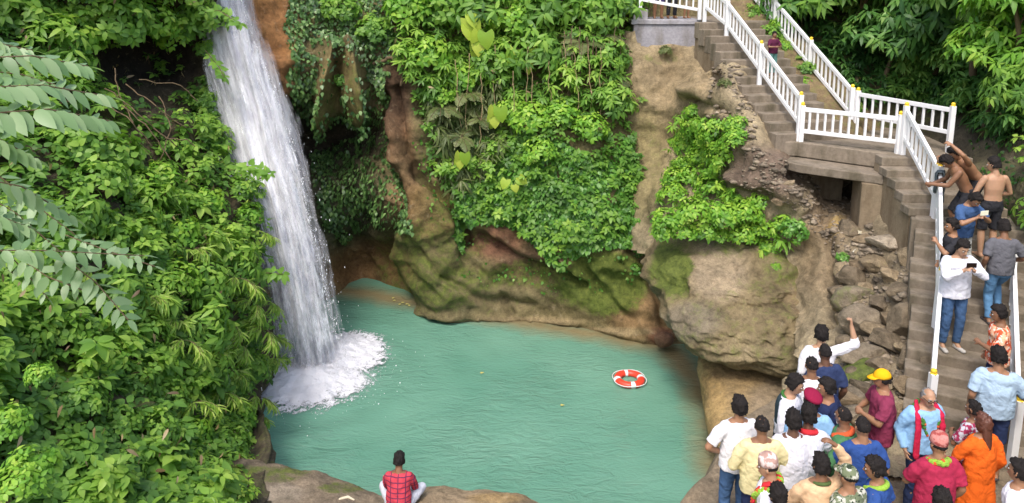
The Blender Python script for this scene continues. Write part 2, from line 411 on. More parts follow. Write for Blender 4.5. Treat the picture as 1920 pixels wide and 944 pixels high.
# hillside between cliff and stairs, rubble slope down to the crowd's ground
hill = Surf([(1100, -200, 25), (1145, 100, 22.4), (1145, 300, 21.0), (1150, 400, 19.9), (1170, 440, 19.0), (1180, 20, 22.2), (1200, 88, 20.8), (1260, 92, 20.6), (1325, 92, 20.4), (1170, 130, 20.7), (1290, 150, 19.9), (1340, 150, 19.4), (1170, 250, 20.1), (1260, 260, 19.6), (1330, 250, 18.6)] + _sc + [
    (1190, 360, 18.9), (1250, 400, 17.6), (1330, 380, 16.8), (1420, 360, 15.6), (1490, 320, 15.9), (1560, 300, 18.8), (1545, 335, 18.4), (1600, 335, 18.4), (1560, 368, 16.6), (1612, 372, 16.8), (1505, 350, 15.6), (1570, 400, 15.2), (1640, 370, 15.4), (1650, 470, 13.9), (1740, 480, 13.0), (1500, 430, 15.0), (1400, 470, 15.8), (1300, 470, 16.8),
    (1560, 520, 13.9), (1650, 560, 12.9), (1740, 570, 12.0), (1560, 640, 12.3), (1650, 650, 11.7), (1740, 690, 10.7), (1460, 600, 14.4), (1350, 600, 15.6), (1560, 740, 10.9), (1650, 760, 10.3), (1740, 790, 9.9), (1460, 720, 11.9), (1650, 900, 8.8), (1500, 850, 9.3), (1840, 400, 15), (1840, 600, 12.4), (1840, 800, 10), (1720, 320, 16.2), (1250, 500, 16.8), (1600, 200, 18.9), (1500, 150, 20.5), (1750, 180, 18.6), (1700, 0, 22), (1400, 0, 23), (1900, 200, 17)],
    0.13, 1.2, 0.13, 21.0, [([(1290, 175), (1330, 165), (1380, 200)], 10, -.3), ([(1300, 190), (1350, 205), (1385, 225)], 7, .3), ([(1270, 130), (1330, 140)], 6, .12), ([(1380, 330), (1450, 350), (1500, 390)], 14, -.2), ([(1545, 400), (1560, 480), (1555, 600)], 10, .3)])
hill.build('hillside', 1150, 1800, 60, 900, 5, M_ROCK, LTAN, [
    (1250, 180, 110, 130, (0.33, 0.25, 0.14), .9), (1210, 310, 50, 120, (0.27, 0.22, 0.10), .8), (1440, 320, 90, 60, (0.17, 0.12, 0.09), .9), (1560, 400, 60, 60, (0.27, 0.20, 0.13), .8), (1540, 480, 60, 90, (0.26, 0.19, 0.11), .8), (1660, 560, 120, 200, (0.25, 0.20, 0.13), .8), (1570, 420, 25, 20, (0.42, 0.30, 0.11), .8)],
    [(1210, 290, 45, 110, .28, 1), (1240, 110, 50, 20, .33, 1), (1310, 200, 60, 60, .15, 1), (1590, 190, 200, 100, .3, 1), (1700, 600, 60, 80, .25, 1)],
    dict(kind='structure'), lambda gx, gy, P: (P[:, :, 2] > 2.3) & ~((gx > 1610) & (gy < 300)) & ~((gx < 1345) & (gx > 1195) & (gy < 82)))

# left bank under the vegetation
bank = Surf([(-1000, -300, 9), (-1000, 300, 6.5), (-1000, 900, 5), (-500, -300, 12), (0, -300, 14.5), (400, -300, 18.5), (-500, 200, 8.5), (0, 0, 15), (200, 0, 16), (370, 0, 18), (250, 110, 18.2), (330, 130, 18.6), (400, 120, 18.2), (0, 200, 13), (200, 220, 15), (330, 260, 16.2), (400, 300, 17), (430, 350, 16.6),
    (0, 450, 10.5), (200, 400, 12.6), (350, 430, 14), (450, 450, 15.3), (490, 560, 15.6), (0, 650, 8.8), (200, 620, 10.6), (350, 620, 12.4), (450, 640, 14.4), (488, 700, 15.4), (0, 850, 7.6), (200, 820, 8.9), (350, 800, 10.8), (430, 800, 12.6), (455, 850, 12.6),
    (-500, 800, 6), (0, 1150, 6.2), (300, 1100, 7.4), (430, 900, 10.5), (500, 1100, 8.4), (520, 300, 19), (530, 700, 16.6), (520, 900, 12.2)],
    0.25, 0.7, 0.1, 40.0)
def bank_keep(gx, gy, P):
    lim = np.interp(gy, [-300, 0, 200, 330, 400, 560, 720, 830, 900, 1100], [385, 392, 408, 428, 455, 488, 486, 452, 436, 470])
    return gx < lim
bank.build('bank', -1000, 500, -300, 1120, 8, M_ROCK, (0.11, 0.085, 0.05), [(470, 600, 60, 250, (0.10, 0.08, 0.05), .8), (275, 110, 130, 70, (0.03, 0.024, 0.018), 1)], [(200, 400, 500, 600, .2, 1)], dict(kind='structure'), bank_keep)  # shade of the upper hollow painted into the tint as near-black
# the bank's cut edge turns back into the rock so that it has a flank towards the waterfall
def flank():
    ys = np.arange(-300, 1110, 10.0)
    xs = np.interp(ys, [-300, 0, 200, 330, 400, 560, 720, 830, 900, 1100], [381, 388, 404, 424, 451, 484, 482, 448, 432, 466])
    A, _ = bank.pts(xs, ys)
    rings = []
    for k in range(7):
        Q = A + np.array([-0.12 * k * k / 6, 0.55 * k, -0.12 * k]); rings.append(Q)
    P = np.concatenate(rings); n = len(ys)
    P = P + np.stack([fbm(P, 1.3, 4, 5) * 0.12, P[:, 0] * 0, P[:, 0] * 0], -1)
    q = []
    for k in range(6):
        for i in range(n - 1): q.append((k * n + i, k * n + i + 1, (k + 1) * n + i + 1, (k + 1) * n + i))
    q = np.array(q)
    me = mesh_np('bank_flank', P, q.ravel(), np.arange(len(q)) * 4, True, {'tint': np.tile([0.12, 0.095, 0.06], (len(P), 1)), 'moss': np.full(len(P), .32)})
    tag(link('bank_flank', me, M_ROCK), kind='structure')
flank()

# wooded slope at the right, behind and beside the stairs
wood = Surf([(1380, -250, 27), (1700, -300, 25), (2300, -300, 18), (1440, 40, 22.8), (1480, 60, 21.6), (1560, 130, 20.2), (1640, 190, 19.6), (1750, 190, 19.0), (1800, 210, 18.0), (1640, 60, 21), (1750, 60, 20), (1840, 120, 18), (1920, 60, 16), (1920, 200, 15.3),
    (1640, 270, 18.6), (1750, 280, 17.4), (1800, 300, 15.6), (1850, 300, 14.6), (1920, 300, 13.8), (1860, 400, 13.9), (1920, 420, 12.8), (1860, 520, 13.4), (1920, 560, 12.0), (2000, 700, 10.2), (1950, 900, 8.6), (2300, 300, 10), (2300, 900, 6), (2050, 1000, 6.6), (1900, 700, 11.9)],
    0.2, 0.9, 0.12, 60.0)
wood.build('wooded_slope', 1390, 2300, -300, 1000, 9, M_ROCK, (0.12, 0.10, 0.065), [(1870, 420, 90, 160, (0.15, 0.13, 0.075), .9)], [(1870, 380, 120, 140, .3, 1), (1650, 50, 300, 300, .35, 1)],
    dict(kind='structure'), lambda gx, gy, P: (gy < 330) | (gx > 1760))

# ---------------------------------------------------------------- water
def water_mat():
    m = MatB('pool_water', 0.07, 0.5)
    at = m.n('ShaderNodeAttribute', attribute_name='shallow')
    n1 = m.noise(0.35, 3, 0.5)
    deep = m.ramp(n1, [(0.3, (0.10, 0.245, 0.175)), (0.7, (0.15, 0.315, 0.23))])
    nn = m.noise(1.2, 5, 0.6)
    ad = m.n('ShaderNodeMath', operation='MULTIPLY_ADD'); m.l(nn, ad.inputs[0]); ad.inputs[1].default_value = 0.5; ad.inputs[2].default_value = -0.25
    a2 = m.n('ShaderNodeMath', operation='ADD'); m.l(at.outputs['Fac'], a2.inputs[0]); m.l(ad.outputs[0], a2.inputs[1])
    c = m.mix(m.ramp(a2.outputs[0], [(0.45, 0.0), (0.95, 1.0)]), deep, (0.22, 0.185, 0.10))
    m.col(c)
    m.b.inputs['IOR'].default_value = 1.33
    wv = m.mix(m.ramp(m.noise(0.5, 3, 0.5), [(0.35, 0.15), (0.65, 1.0)]), (0.5, 0.5, 0.5), m.noise(2.3, 6, 0.6, stretch=(1.0, 2.2, 1), dist=1.2))
    w2 = m.noise(9, 4, 0.6, stretch=(1.0, 2.2, 1), dist=0.5)
    m.bump(m.mix(0.12, wv, w2), 0.75, 0.15)
    return m.m
def water():
    xs = np.arange(-14, 12, 0.10); ys = np.arange(5.0, 24, 0.10)
    gx, gy = np.meshgrid(xs, ys)
    shore = np.array([tuple(WZ(*p, 0))[:2] for p in [(640, 545), (700, 552), (760, 565), (1215, 645), (1255, 655), (1300, 700), (1330, 760), (1345, 820), (1345, 880)]])
    d = np.full(gx.shape, 9.0)
    for (a, b) in zip(shore[:-1], shore[1:]):
        ab = b - a; t = np.clip(((gx - a[0]) * ab[0] + (gy - a[1]) * ab[1]) / (ab @ ab), 0, 1)
        dd = np.hypot(gx - a[0] - t * ab[0], gy - a[1] - t * ab[1]); d = np.minimum(d, dd)
    sh = np.clip(1 - d / 1.3, 0, 1)
    # the shallow bay by the overhanging boulder
    c = WZ(1285, 690, 0); dd = np.hypot((gx - c.x) / 0.75, (gy - c.y) / 2.0); sh = np.maximum(sh, np.clip(1.15 - dd, 0, 1))
    z = np.zeros(gx.shape)
    f = WZ(590, 715, 0); r = np.hypot(gx - f.x, (gy - f.y))
    z += 0.05 * np.sin(r * 6.5) * np.exp(-r / 2.2)
    fl = np.stack([gx.ravel(), gy.ravel() * 1.8, gx.ravel() * 0], -1)
    z += (fbm(fl, 1.1, 3, 2.0) * 0.012).reshape(gx.shape)
    P = np.stack([gx, gy, z], -1).reshape(-1, 3); n, m_ = gx.shape; idx = np.arange(n * m_).reshape(n, m_)
    q = np.stack([idx[:-1, :-1], idx[:-1, 1:], idx[1:, 1:], idx[1:, :-1]], -1).reshape(-1, 4)
    me = mesh_np('pool_water', P, q.ravel(), np.arange(len(q)) * 4, True, {'shallow': sh.ravel()})
    tag(link('water', me, water_mat()), kind='structure')
water()
def ground():
    mb = MB(); mb.box((0, 60, -3.0), (400, 400, 0.4)); tag(mb.obj('ground', M_SOIL), kind='structure')
ground()

# waterfall: layered, streaky sheets of falling water, foam and drops
def fall_mat(name, lo, hi, seed):
    m = MatB(name, 0.35, 0.4)
    tn = m.noise(1.0, 6, 0.7, stretch=(5.0, 1.3, 1), coord=m.n('ShaderNodeAttribute', attribute_name='flow').outputs['Vector'], dist=0.9)
    m.col(m.ramp(tn, [(0.36, (0.66, 0.65, 0.72)), (0.50, (0.92, 0.92, 0.96))]))
    uv = m.n('ShaderNodeAttribute', attribute_name='flow')
    mp = m.n('ShaderNodeMapping'); mp.inputs['Location'].default_value = (seed, seed * 2, seed); m.l(uv.outputs['Vector'], mp.inputs[0])
    n1 = m.noise(1.0, 7, 0.68, stretch=(9.0, 0.55, 1), coord=mp.outputs[0], dist=0.7)
    n2 = m.noise(1.0, 8, 0.75, stretch=(3.2, 1.5, 1), coord=mp.outputs[0], dist=0.5)
    a = m.mix(0.42, n1, n2)
    n4 = m.noise(1.0, 4, 0.75, stretch=(22.0, 4.5, 1), coord=mp.outputs[0], dist=0.5)
    a = m.mix(0.30, a, n4)
    ed = m.n('ShaderNodeAttribute', attribute_name='dens')
    sm = m.n('ShaderNodeMath', operation='ADD'); m.l(a, sm.inputs[0]); m.l(ed.outputs['Fac'], sm.inputs[1])
    al = m.ramp(sm.outputs[0], [(lo, 0.0), (hi, 0.96)])
    m.l(al, m.b.inputs['Alpha'])
    m.bump(n1, 1.0, 0.12)
    m.b.inputs['Subsurface Weight'].default_value = 0.0
    return m.m
FL = [  # py, left px, right px, Y
    (-260, 400, 460, 20.4), (-120, 388, 452, 19.9), (0, 378, 462, 19.0), (60, 380, 478, 18.7), (130, 388, 505, 18.4), (200, 398, 532, 18.1), (280, 412, 556, 17.8), (350, 430, 576, 17.5), (430, 458, 590, 17.2), (520, 476, 612, 16.9), (600, 486, 630, 16.7), (650, 492, 645, 16.55), (700, 497, 658, 16.45), (735, 500, 664, 16.45)]
def waterfall(name, off, lo, hi, seed, wide, dens_bias):
    n, m = 240, 64
    py = np.array([f[0] for f in FL]); k = np.linspace(0, 1, n)
    yy = py[0] + (py[-1] - py[0]) * k
    l = np.interp(yy, py, [f[1] for f in FL]) - wide; r = np.interp(yy, py, [f[2] for f in FL]) + wide; Y = np.interp(yy, py, [f[3] for f in FL])
    V = []; dn = []; fl = []
    u = np.linspace(0, 1, m)
    gx = l[:, None] + (r - l)[:, None] * u[None]; gy = np.repeat(yy[:, None], m, 1)
    Yv = np.repeat(Y[:, None], m, 1) - 0.42 * np.sin(np.pi * u)[None] * (0.5 + k[:, None] * 0.8) + off
    P = proj(gx, gy, Yv).reshape(-1, 3)
    width = (r - l)[:, None] / 75.0
    U = (u[None] - 0.5) * width + 10; Vv = np.repeat(k[:, None] * 10, m, 1)
    flo = np.stack([U.ravel(), Vv.ravel(), np.zeros(n * m)], -1)
    rp = flo * np.array([5, 0.5, 1])
    P[:, 1] -= fbm(rp, 1.0, 4, seed) * 0.12
    P[:, 0] += fbm(rp, 0.8, 3, seed + 5) * 0.04
    e = np.minimum(u * 1.5, 1 - u)[None] * (r - l)[:, None] / 20.0
    e = e + fbm(flo * np.array([3, 1.3, 1]), 1.0, 5, seed + 2).reshape(n, m) * 0.55
    d = np.clip(e, 0, 1) * 0.31 - 0.24 + dens_bias
    kk = k[:, None]
    d = d + np.where(kk < 0.55, 0.08, 0.08 - (kk - 0.55) * 0.32)
    d = d - np.clip((kk - .90) / .10, 0, 1) * (.10 + .16 * fbm(flo * np.array([4, .6, 1]), 1.0, 4, seed + 8).reshape(n, m))
    # the stream is thickest along its left-centre at the top and a bright strand right of centre lower down
    d = d + 0.06 * np.exp(-((u[None] - (0.45 + 0.1 * kk)) / 0.22) ** 2)
    idx = np.arange(n * m).reshape(n, m)
    q = np.stack([idx[:-1, :-1], idx[1:, :-1], idx[1:, 1:], idx[:-1, 1:]], -1).reshape(-1, 4)
    me = mesh_np(name, P, q.ravel(), np.arange(len(q)) * 4, True, {'dens': d.ravel(), 'flow': flo})
    return link(name, me, fall_mat(name + '_water', lo, hi, seed))
wf = empty('waterfall', tuple(WZ(580, 700, 0)), kind='structure')
for (off, lo, hi, seed, wide, db) in ((0.0, 0.52, 0.62, 1.3, 2, 0.0), (0.18, 0.50, 0.62, 5.1, -4, 0.0), (-0.22, 0.56, 0.70, 9.7, 8, -0.02), (-0.30, 0.52, 1.2, 14.1, 14, 0.0), (0.28, 0.46, 1.3, 17.7, 24, 0.0)):
    o = waterfall('water_sheet', off, lo, hi, seed, wide, db)
    o.parent = wf; o.matrix_parent_inverse = Matrix.Translation(-wf.location)
def drops():
    n = 1300
    t = rng.random(n) ** 0.8; yy = -20 + t * 730
    py = [f[0] for f in FL]
    l = np.interp(yy, py, [f[1] for f in FL]); r = np.interp(yy, py, [f[2] for f in FL]); Y = np.interp(yy, py, [f[3] for f in FL])
    side = rng.random(n)
    px = np.where(side < 0.25, l - rng.exponential(4, n) * t, np.where(side < 0.8, r + rng.exponential(12, n) * (0.1 + t) - 10, l + (r - l) * rng.random(n)))
    P = proj(px, yy, Y - 0.3 - rng.random(n) * 0.35)
    # splash crown above the foam
    m = 3800
    c = WZ(585, 705, 0); a = rng.random(m) * 2 * np.pi; rad = np.abs(rng.normal(0, 0.75, m))
    Q = np.stack([c.x + np.cos(a) * rad * 1.25, c.y + np.sin(a) * rad * 1.0, 0.03 + rng.exponential(0.16, m) * np.clip(1.3 - rad * 0.5, 0.15, 1.2)], -1)
    P = np.concatenate([P, Q]); n = len(P)
    s = 0.003 + rng.exponential(0.0025, n); el = np.concatenate([np.full(n - m, 3.0), np.full(m, 1.2)])
    T = np.array([[1, 0, 0], [-1, 0, 0], [0, 1, 0], [0, -1, 0], [0, 0, 1], [0, 0, -1]], float)
    V = P[:, None] + T[None] * s[:, None, None] * np.stack([np.ones(n), np.ones(n), el], -1)[:, None]
    Fc = np.array([[0, 2, 4], [2, 1, 4], [1, 3, 4], [3, 0, 4], [2, 0, 5], [1, 2, 5], [3, 1, 5], [0, 3, 5]])
    q = (Fc[None] + (np.arange(n) * 6)[:, None, None]).reshape(-1, 3)
    me = mesh_np('spray', V.reshape(-1, 3), q.ravel(), np.arange(len(q)) * 3)
    tag(link('spray', me, plain('white_spray', (0.88, 0.88, 0.92), 0.3, 0.4, 0.03)), kind='stuff', label='white spray of drops flying off the waterfall and its foot')
drops()
def foam():
    m = MatB('foam', 0.6, 0.3); m.col((0.88, 0.88, 0.93))
    at = m.n('ShaderNodeAttribute', attribute_name='dens')
    n1 = m.noise(3.4, 9, 0.75, dist=0.8); n2 = m.noise(14, 5, 0.75, dist=0.5)
    sm = m.n('ShaderNodeMath', operation='ADD'); m.l(m.mix(0.4, n1, n2), sm.inputs[0]); m.l(at.outputs['Fac'], sm.inputs[1])
    m.l(m.ramp(sm.outputs[0], [(0.53, 0.0), (0.63, 0.98)]), m.b.inputs['Alpha'])
    m.bump(m.mix(0.5, n1, n2), 1.0, 0.12)
    c1, c2, c3 = WZ(580, 716, 0), WZ(640, 668, 0), WZ(545, 720, 0)
    xs = np.arange(c1.x - 2.4, c1.x + 3.2, 0.035); ys = np.arange(c1.y - 2.2, c1.y + 2.6, 0.035)
    gx, gy = np.meshgrid(xs, ys)
    def g(c, rx, ry): return 1.0 - np.hypot((gx - c.x) / rx, (gy - c.y) / ry)
    d = np.maximum(np.maximum(g(c1, 1.65, 1.5), g(c2, 1.35, 1.45)), g(c3, 1.2, 1.25))
    dens = np.clip(d * 0.55 - .03, -0.6, 0.45)
    P = np.stack([gx, gy, gx * 0], -1).reshape(-1, 3)
    h = fbm(P, 5.0, 6, 7) * 0.05 + np.clip(d, 0, 1).ravel() ** 1.5 * 0.30 + 0.035
    P[:, 2] = np.where(d.ravel() > 0, h, 0.02 + 0.0 * h)
    P[:, 2] = np.maximum(P[:, 2], 0.05)
    n, k = gx.shape; idx = np.arange(n * k).reshape(n, k)
    q = np.stack([idx[:-1, :-1], idx[:-1, 1:], idx[1:, 1:], idx[1:, :-1]], -1).reshape(-1, 4)
    kk = dens.ravel()[q[:, 0]] > -0.42; q = q[kk]
    me = mesh_np('foam', P, q.ravel(), np.arange(len(q)) * 4, True, {'dens': dens.ravel()})
    tag(link('foam', me, m.m), kind='stuff', label='white foam where the waterfall hits the pool')
foam()
def mist():
    m = bpy.data.materials.new('mist'); m.use_nodes = True; t = m.node_tree; t.nodes.remove(t.nodes['Principled BSDF'])
    v = t.nodes.new('ShaderNodeVolumePrincipled'); v.inputs['Density'].default_value = 0.30; v.inputs['Color'].default_value = (.95, .95, 1, 1)
    t.links.new(v.outputs[0], t.nodes['Material Output'].inputs['Volume'])
    c = WZ(595, 705, 0.45)
    mb = MB(); mb.ell((0, 0, 0), (1.45, 1.05, .75), None, 32, 18); o = mb.obj('mist', m, smooth=True); o.location = c
    tag(o, kind='stuff', label='thin white mist hanging round the foot of the waterfall')

# ---------------------------------------------------------------- rocks
def pt_in(poly, x, y):
    x = np.asarray(x, float); y = np.asarray(y, float); ins = np.zeros(x.shape, bool); n = len(poly)
    for i in range(n):
        x1, y1 = poly[i]; x2, y2 = poly[(i + 1) % n]
        c = ((y1 > y) != (y2 > y)) & (x < (x2 - x1) * (y - y1) / ((y2 - y1) + 1e-9) + x1); ins ^= c
    return ins
def outline_rock(name, outline, Yc, front, back, mat, tint, tl, ml, lab, amp=0.12, rings=80, seg=260, power=2.2, tilt=0.0):
    """closed boulder: surveyed outline, swelling 'front' metres towards the pool and 'back' metres into the hill"""
    O = np.array(outline, float); n = len(O); t = np.linspace(0, n, seg, endpoint=False)
    i = t.astype(int); fr = (t - i)[:, None]
    p0, p1, p2, p3 = O[(i - 1) % n], O[i % n], O[(i + 1) % n], O[(i + 2) % n]
    B = 0.5 * (2 * p1 + (p2 - p0) * fr + (2 * p0 - 5 * p1 + 4 * p2 - p3) * fr ** 2 + (3 * p1 - p0 - 3 * p2 + p3) * fr ** 3)
    c = B.mean(0); pxl = []; Yl = []
    def ring(k, sgn, dep):
        q = c + (B - c) * k
        bul = dep * (1 - k ** power) ** (1 / power)
        pxl.append(q); Yl.append(Yc + (q[:, 1] - c[1]) * tilt - sgn * bul)
    ks = np.sin(np.linspace(0.02, np.pi / 2, rings))
    for k in ks: ring(k, 1, front)
    for k in ks[::-1][1:]: ring(k, -1, back)
    Q = np.array(pxl); Yv = np.array(Yl); px = Q[:, :, 0]; py = Q[:, :, 1]
    P = proj(px, py, Yv).reshape(-1, 3)
    ctr = P.mean(0); N = P - ctr; N /= np.linalg.norm(N, axis=1)[:, None]
    P = P + N * (fbm(P, 0.8, 6, 31) * amp + fbm(P, 3.5, 5, 12) * amp * .22 + fbm(P * np.array([1, 1, 2.2]), 1.3, 4, 77, True) * amp * 0.45)[:, None]
    nr = len(Q); idx = np.arange(nr * seg).reshape(nr, seg); nx = np.roll(idx, -1, 1)
    q = np.stack([idx[:-1], nx[:-1], nx[1:], idx[1:]], -1).reshape(-1, 4)
    loops = np.concatenate([q.ravel(), idx[0][::-1], idx[-1]]); starts = np.concatenate([np.arange(len(q)) * 4, [len(q) * 4, len(q) * 4 + seg]])
    me = mesh_np(name, P, loops, starts, True, {'tint': blobs(px, py, tint, tl), 'moss': blobs(px, py, [0.0], ml)[:, 0]})
    return tag(link(name, me, mat), **lab)
outline_rock('boulder', [(1212, 470), (1222, 530), (1245, 585), (1285, 628), (1330, 662), (1390, 690), (1460, 702), (1520, 695), (1565, 655), (1585, 590), (1580, 520), (1555, 460), (1500, 415), (1430, 400), (1340, 405), (1260, 420)],
    15.25, 1.0, 0.9, M_BOULDER, (0.225, 0.175, 0.095), [(1350, 510, 60, 65, (0.38, 0.30, 0.20), .8), (1420, 660, 130, 35, (0.30, 0.24, 0.14), .5), (1530, 520, 50, 110, (0.27, 0.18, 0.11), .9), (1300, 600, 60, 40, (0.26, 0.22, 0.16), .7)],
    [(1262, 500, 50, 85, .62, 1), (1460, 600, 105, 95, .48, 1), (1400, 570, 45, 65, .40, 1), (1290, 440, 60, 25, .4, 1), (1450, 470, 80, 30, .34, 1), (1340, 620, 100, 50, .32, 1), (1480, 520, 70, 90, .42, 1), (1390, 450, 160, 50, .36, 1), (1400, 600, 180, 100, .30, 1)],
    dict(label='huge rounded mossy boulder overhanging the right side of the pool', cat='boulder'), 0.24, tilt=-0.0115)
outline_rock('rock_ledge', [(1308, 676), (1316, 730), (1322, 780), (1345, 840), (1400, 870), (1480, 850), (1540, 780), (1560, 690), (1500, 640), (1400, 630), (1330, 640)],
    14.0, 0.75, 1.6, M_BOULDER, (0.33, 0.235, 0.115), [(1330, 760, 40, 80, (0.40, 0.27, 0.11), .7), (1450, 760, 60, 60, (0.27, 0.21, 0.14), .8), (1390, 700, 60, 30, (0.36, 0.25, 0.12), .8)], [(1330, 800, 30, 40, .12, 1)],
    dict(label='ochre brown rock ledge at the waterline under the huge boulder', cat='rock'), 0.10, tilt=-0.016)
outline_rock('rock', [(1226, 632), (1245, 622), (1262, 632), (1258, 648), (1236, 652)], 17.15, 0.2, 0.3, M_BOULDER, (0.25, 0.135, 0.085), [], [], dict(label='small reddish rock at the waterline beside the huge boulder', cat='rock'), 0.02, 12, 40)

def slab_rock(name, edge, zt, depth_pts, tint, tl, ml, lab, base=-0.8, crown=0.18):
    """near rock: a crowned top whose far rim follows the surveyed edge, with a rounded face down to the water"""
    E = np.array([tuple(WZ(p[0], p[1], p[2])) for p in edge]); n = 120
    tt = np.linspace(0, len(E) - 1, n); Ei = np.stack([np.interp(tt, np.arange(len(E)), E[:, k]) for k in range(3)], -1)
    for _ in range(6): Ei[1:-1] = (Ei[:-2] + Ei[1:-1] * 2 + Ei[2:]) / 4
    rows = []
    prof = [(0.55, -2.2), (0.5, -1.6), (0.42, -1.0), (0.33, -0.6), (0.2, -0.26), (0.08, -0.07), (0.0, 0.0), (-0.12, 0.04), (-0.3, 0.07), (-0.6, 0.10), (-1.0, 0.12), (-1.6, 0.12), (-2.4, 0.08), (-3.4, 0.0), (-5.0, -0.2)]
    pi = []
    for a, b in zip(prof[:-1], prof[1:]):
        for k in range(5): pi.append((a[0] + (b[0] - a[0]) * k / 5, a[1] + (b[1] - a[1]) * k / 5))
    for (dy, dz) in pi: rows.append(Ei + np.array([0, dy, dz]))
    P = np.concatenate(rows)
    P += np.stack([P[:, 0] * 0, fbm(P, 1.2, 4, 3) * 0.10, fbm(P, 0.9, 6, 8) * 0.12], -1)
    m = len(rows); idx = np.arange(m * n).reshape(m, n)
    q = np.stack([idx[:-1, :-1], idx[1:, :-1], idx[1:, 1:], idx[:-1, 1:]], -1).reshape(-1, 4)
    v = (HC - P[:, 2]); dpt = P[:, 1] * CP + v * SP; px = PX0 + P[:, 0] / dpt * F; py = PY0 + (v * CP - P[:, 1] * SP) / dpt * F
    me = mesh_np(name, P, q.ravel(), np.arange(len(q)) * 4, True, {'tint': blobs(px, py, tint, tl), 'moss': blobs(px, py, [0.0], ml)[:, 0]})
    return tag(link(name, me, M_BOULDER), **lab)
slab_rock('rock_ledge', [(380, 860, 1.2), (440, 868, 1.25), (520, 874, 1.25), (590, 886, 1.2), (650, 902, 1.15), (700, 922, 1.05), (745, 945, 0.95), (790, 975, 0.8)], 1.2, None, (0.27, 0.21, 0.145),
    [(520, 925, 60, 22, (0.34, 0.28, 0.21), .8)], [(500, 890, 110, 22, .42, 1), (640, 915, 60, 14, .40, 1), (440, 900, 50, 40, .45, 1)], dict(label='mossy near rock ledge left of the seated person at the pool edge', cat='rock'))
slab_rock('rock_ledge', [(690, 946, 0.95), (740, 925, 1.0), (800, 913, 1.1), (860, 912, 1.12), (920, 918, 1.1), (980, 934, 1.05), (1050, 962, 0.95), (1110, 1000, 0.8)], 1.1, None, (0.32, 0.24, 0.15),
    [(930, 935, 60, 12, (0.40, 0.27, 0.12), .8)], [(790, 925, 60, 8, .2, 1)], dict(label='bare tan near rock ledge right of the seated person at the pool edge', cat='rock'))
# crowd's ground: beaten rock and soil terrace
def terrace():
    edge = [(1180, 1100, 1.9), (1232, 1000, 2.1), (1268, 950, 2.35), (1300, 915, 2.5), (1335, 882, 2.55), (1352, 850, 2.6), (1370, 810, 2.6), (1400, 780, 2.6), (1460, 745, 2.6), (1510, 715, 2.65)]
    E = np.array([tuple(WZ(*p)) for p in edge]); n = 110; tt = np.linspace(0, len(E) - 1, n)
    Ei = np.stack([np.interp(tt, np.arange(len(E)), E[:, k]) for k in range(3)], -1)
    for _ in range(4): Ei[1:-1] = (Ei[:-2] + Ei[1:-1] * 2 + Ei[2:]) / 4
    rows = []
    inn = np.array([0.92, -0.15, 0.0]); inn /= np.linalg.norm(inn)
    for (d, dz) in [(-0.9, -3.4), (-0.8, -2.8), (-0.68, -2.2), (-0.55, -1.7), (-0.45, -1.2), (-0.34, -0.8), (-0.22, -0.45), (-0.12, -0.2), (-0.05, -0.07), (0, 0)]: rows.append(Ei + inn * d + np.array([0, 0, dz]))
    for d in np.arange(0.1, 7.0, 0.1):
        Q = Ei + inn * d; Q[:, 2] = Q[:, 2] * max(0, 1 - d / 0.8) + 2.58 * min(1, d / 0.8); rows.append(Q)
    P = np.concatenate(rows)
    P += np.stack([P[:, 0] * 0, P[:, 0] * 0, fbm(P, 1.1, 6, 14) * 0.05 * np.where(P[:, 0] > 4.2, 1, 1.6)], -1)
    m = len(rows); idx = np.arange(m * n).reshape(m, n)
    q = np.stack([idx[:-1, :-1], idx[1:, :-1], idx[1:, 1:], idx[:-1, 1:]], -1).reshape(-1, 4)
    me = mesh_np('terrace', P, q.ravel(), np.arange(len(q)) * 4, True, {'tint': np.tile([0.27, 0.21, 0.14], (len(P), 1)), 'moss': np.full(len(P), 0.0)})
    tag(link('ground', me, M_BOULDER), kind='structure')
terrace()
# ---------------------------------------------------------------- stairs, landing, platform
dA = Vector((-0.195, 0.981, 0)); rA = Vector((0.981, 0.195, 0)); LA = Vector((6.3, 16.1, 5.6))
dC = Vector((0.464, 0.886, 0)); rC = Vector((0.886, -0.464, 0)); LC = Vector((5.81, 9.5, 2.6))
def flight(name_lab, base, d, r, n, rise, run, w0, w1, zlow, mat, grp, proud=0.25):
    root = empty('stair_flight', tuple(base), label=name_lab, cat='stairs', group=grp)
    M = Matrix.Translation(-base)
    for i in range(n):
        f = base + d * (run * i); b = base + d * (run * (i + 1) + (0.03 if i < n - 1 else 0.0)); zt = base.z + rise * (i + 1); jit = random.uniform(-0.03, 0.03)
        p = [f + r * (w0 + jit), f + r * (w1 + jit), b + r * (w1 + jit), b + r * (w0 + jit)]
        z0 = max(zlow, zt - rise - 0.02)
        mb = MB(); mb.prism([(q.x - base.x, q.y - base.y) for q in p], z0 - base.z - proud, zt - base.z + jit * 0.5)
        o = mb.obj('step', mat, root, bevel=random.uniform(.012, .03))
    mb = MB()
    P = []
    for i in range(n): P += [(run * i + 0.04, base.z + rise * i - 0.02), (run * i + 0.04, base.z + rise * (i + 1) - 0.03)]
    P += [(run * n, base.z + rise * n - 0.03), (run * n, zlow), (0.04, zlow)]
    V = []; m = len(P)
    for (wd) in (w0 + (0.03 if proud else 0.016), w1 - 0.03):
        for (t, z) in P: V.append(Vector((0, 0, z - base.z)) + d * t + r * wd)
    Fs = [tuple(range(m)), tuple(reversed(range(m, 2 * m)))] + [(i, i + m, (i + 1) % m + m, (i + 1) % m) for i in range(m)]
    mb.add(V, Fs); mb.obj('stringer', M_PLASTER, root)
    return root
flight('upper concrete stair flight climbing left from the landing to the top platform', LA, dA, rA, 14, 0.1714, 0.314, -0.52, 1.25, 2.6, M_CONC, None)
B0 = Vector((7.72, 13.15, 4.82))
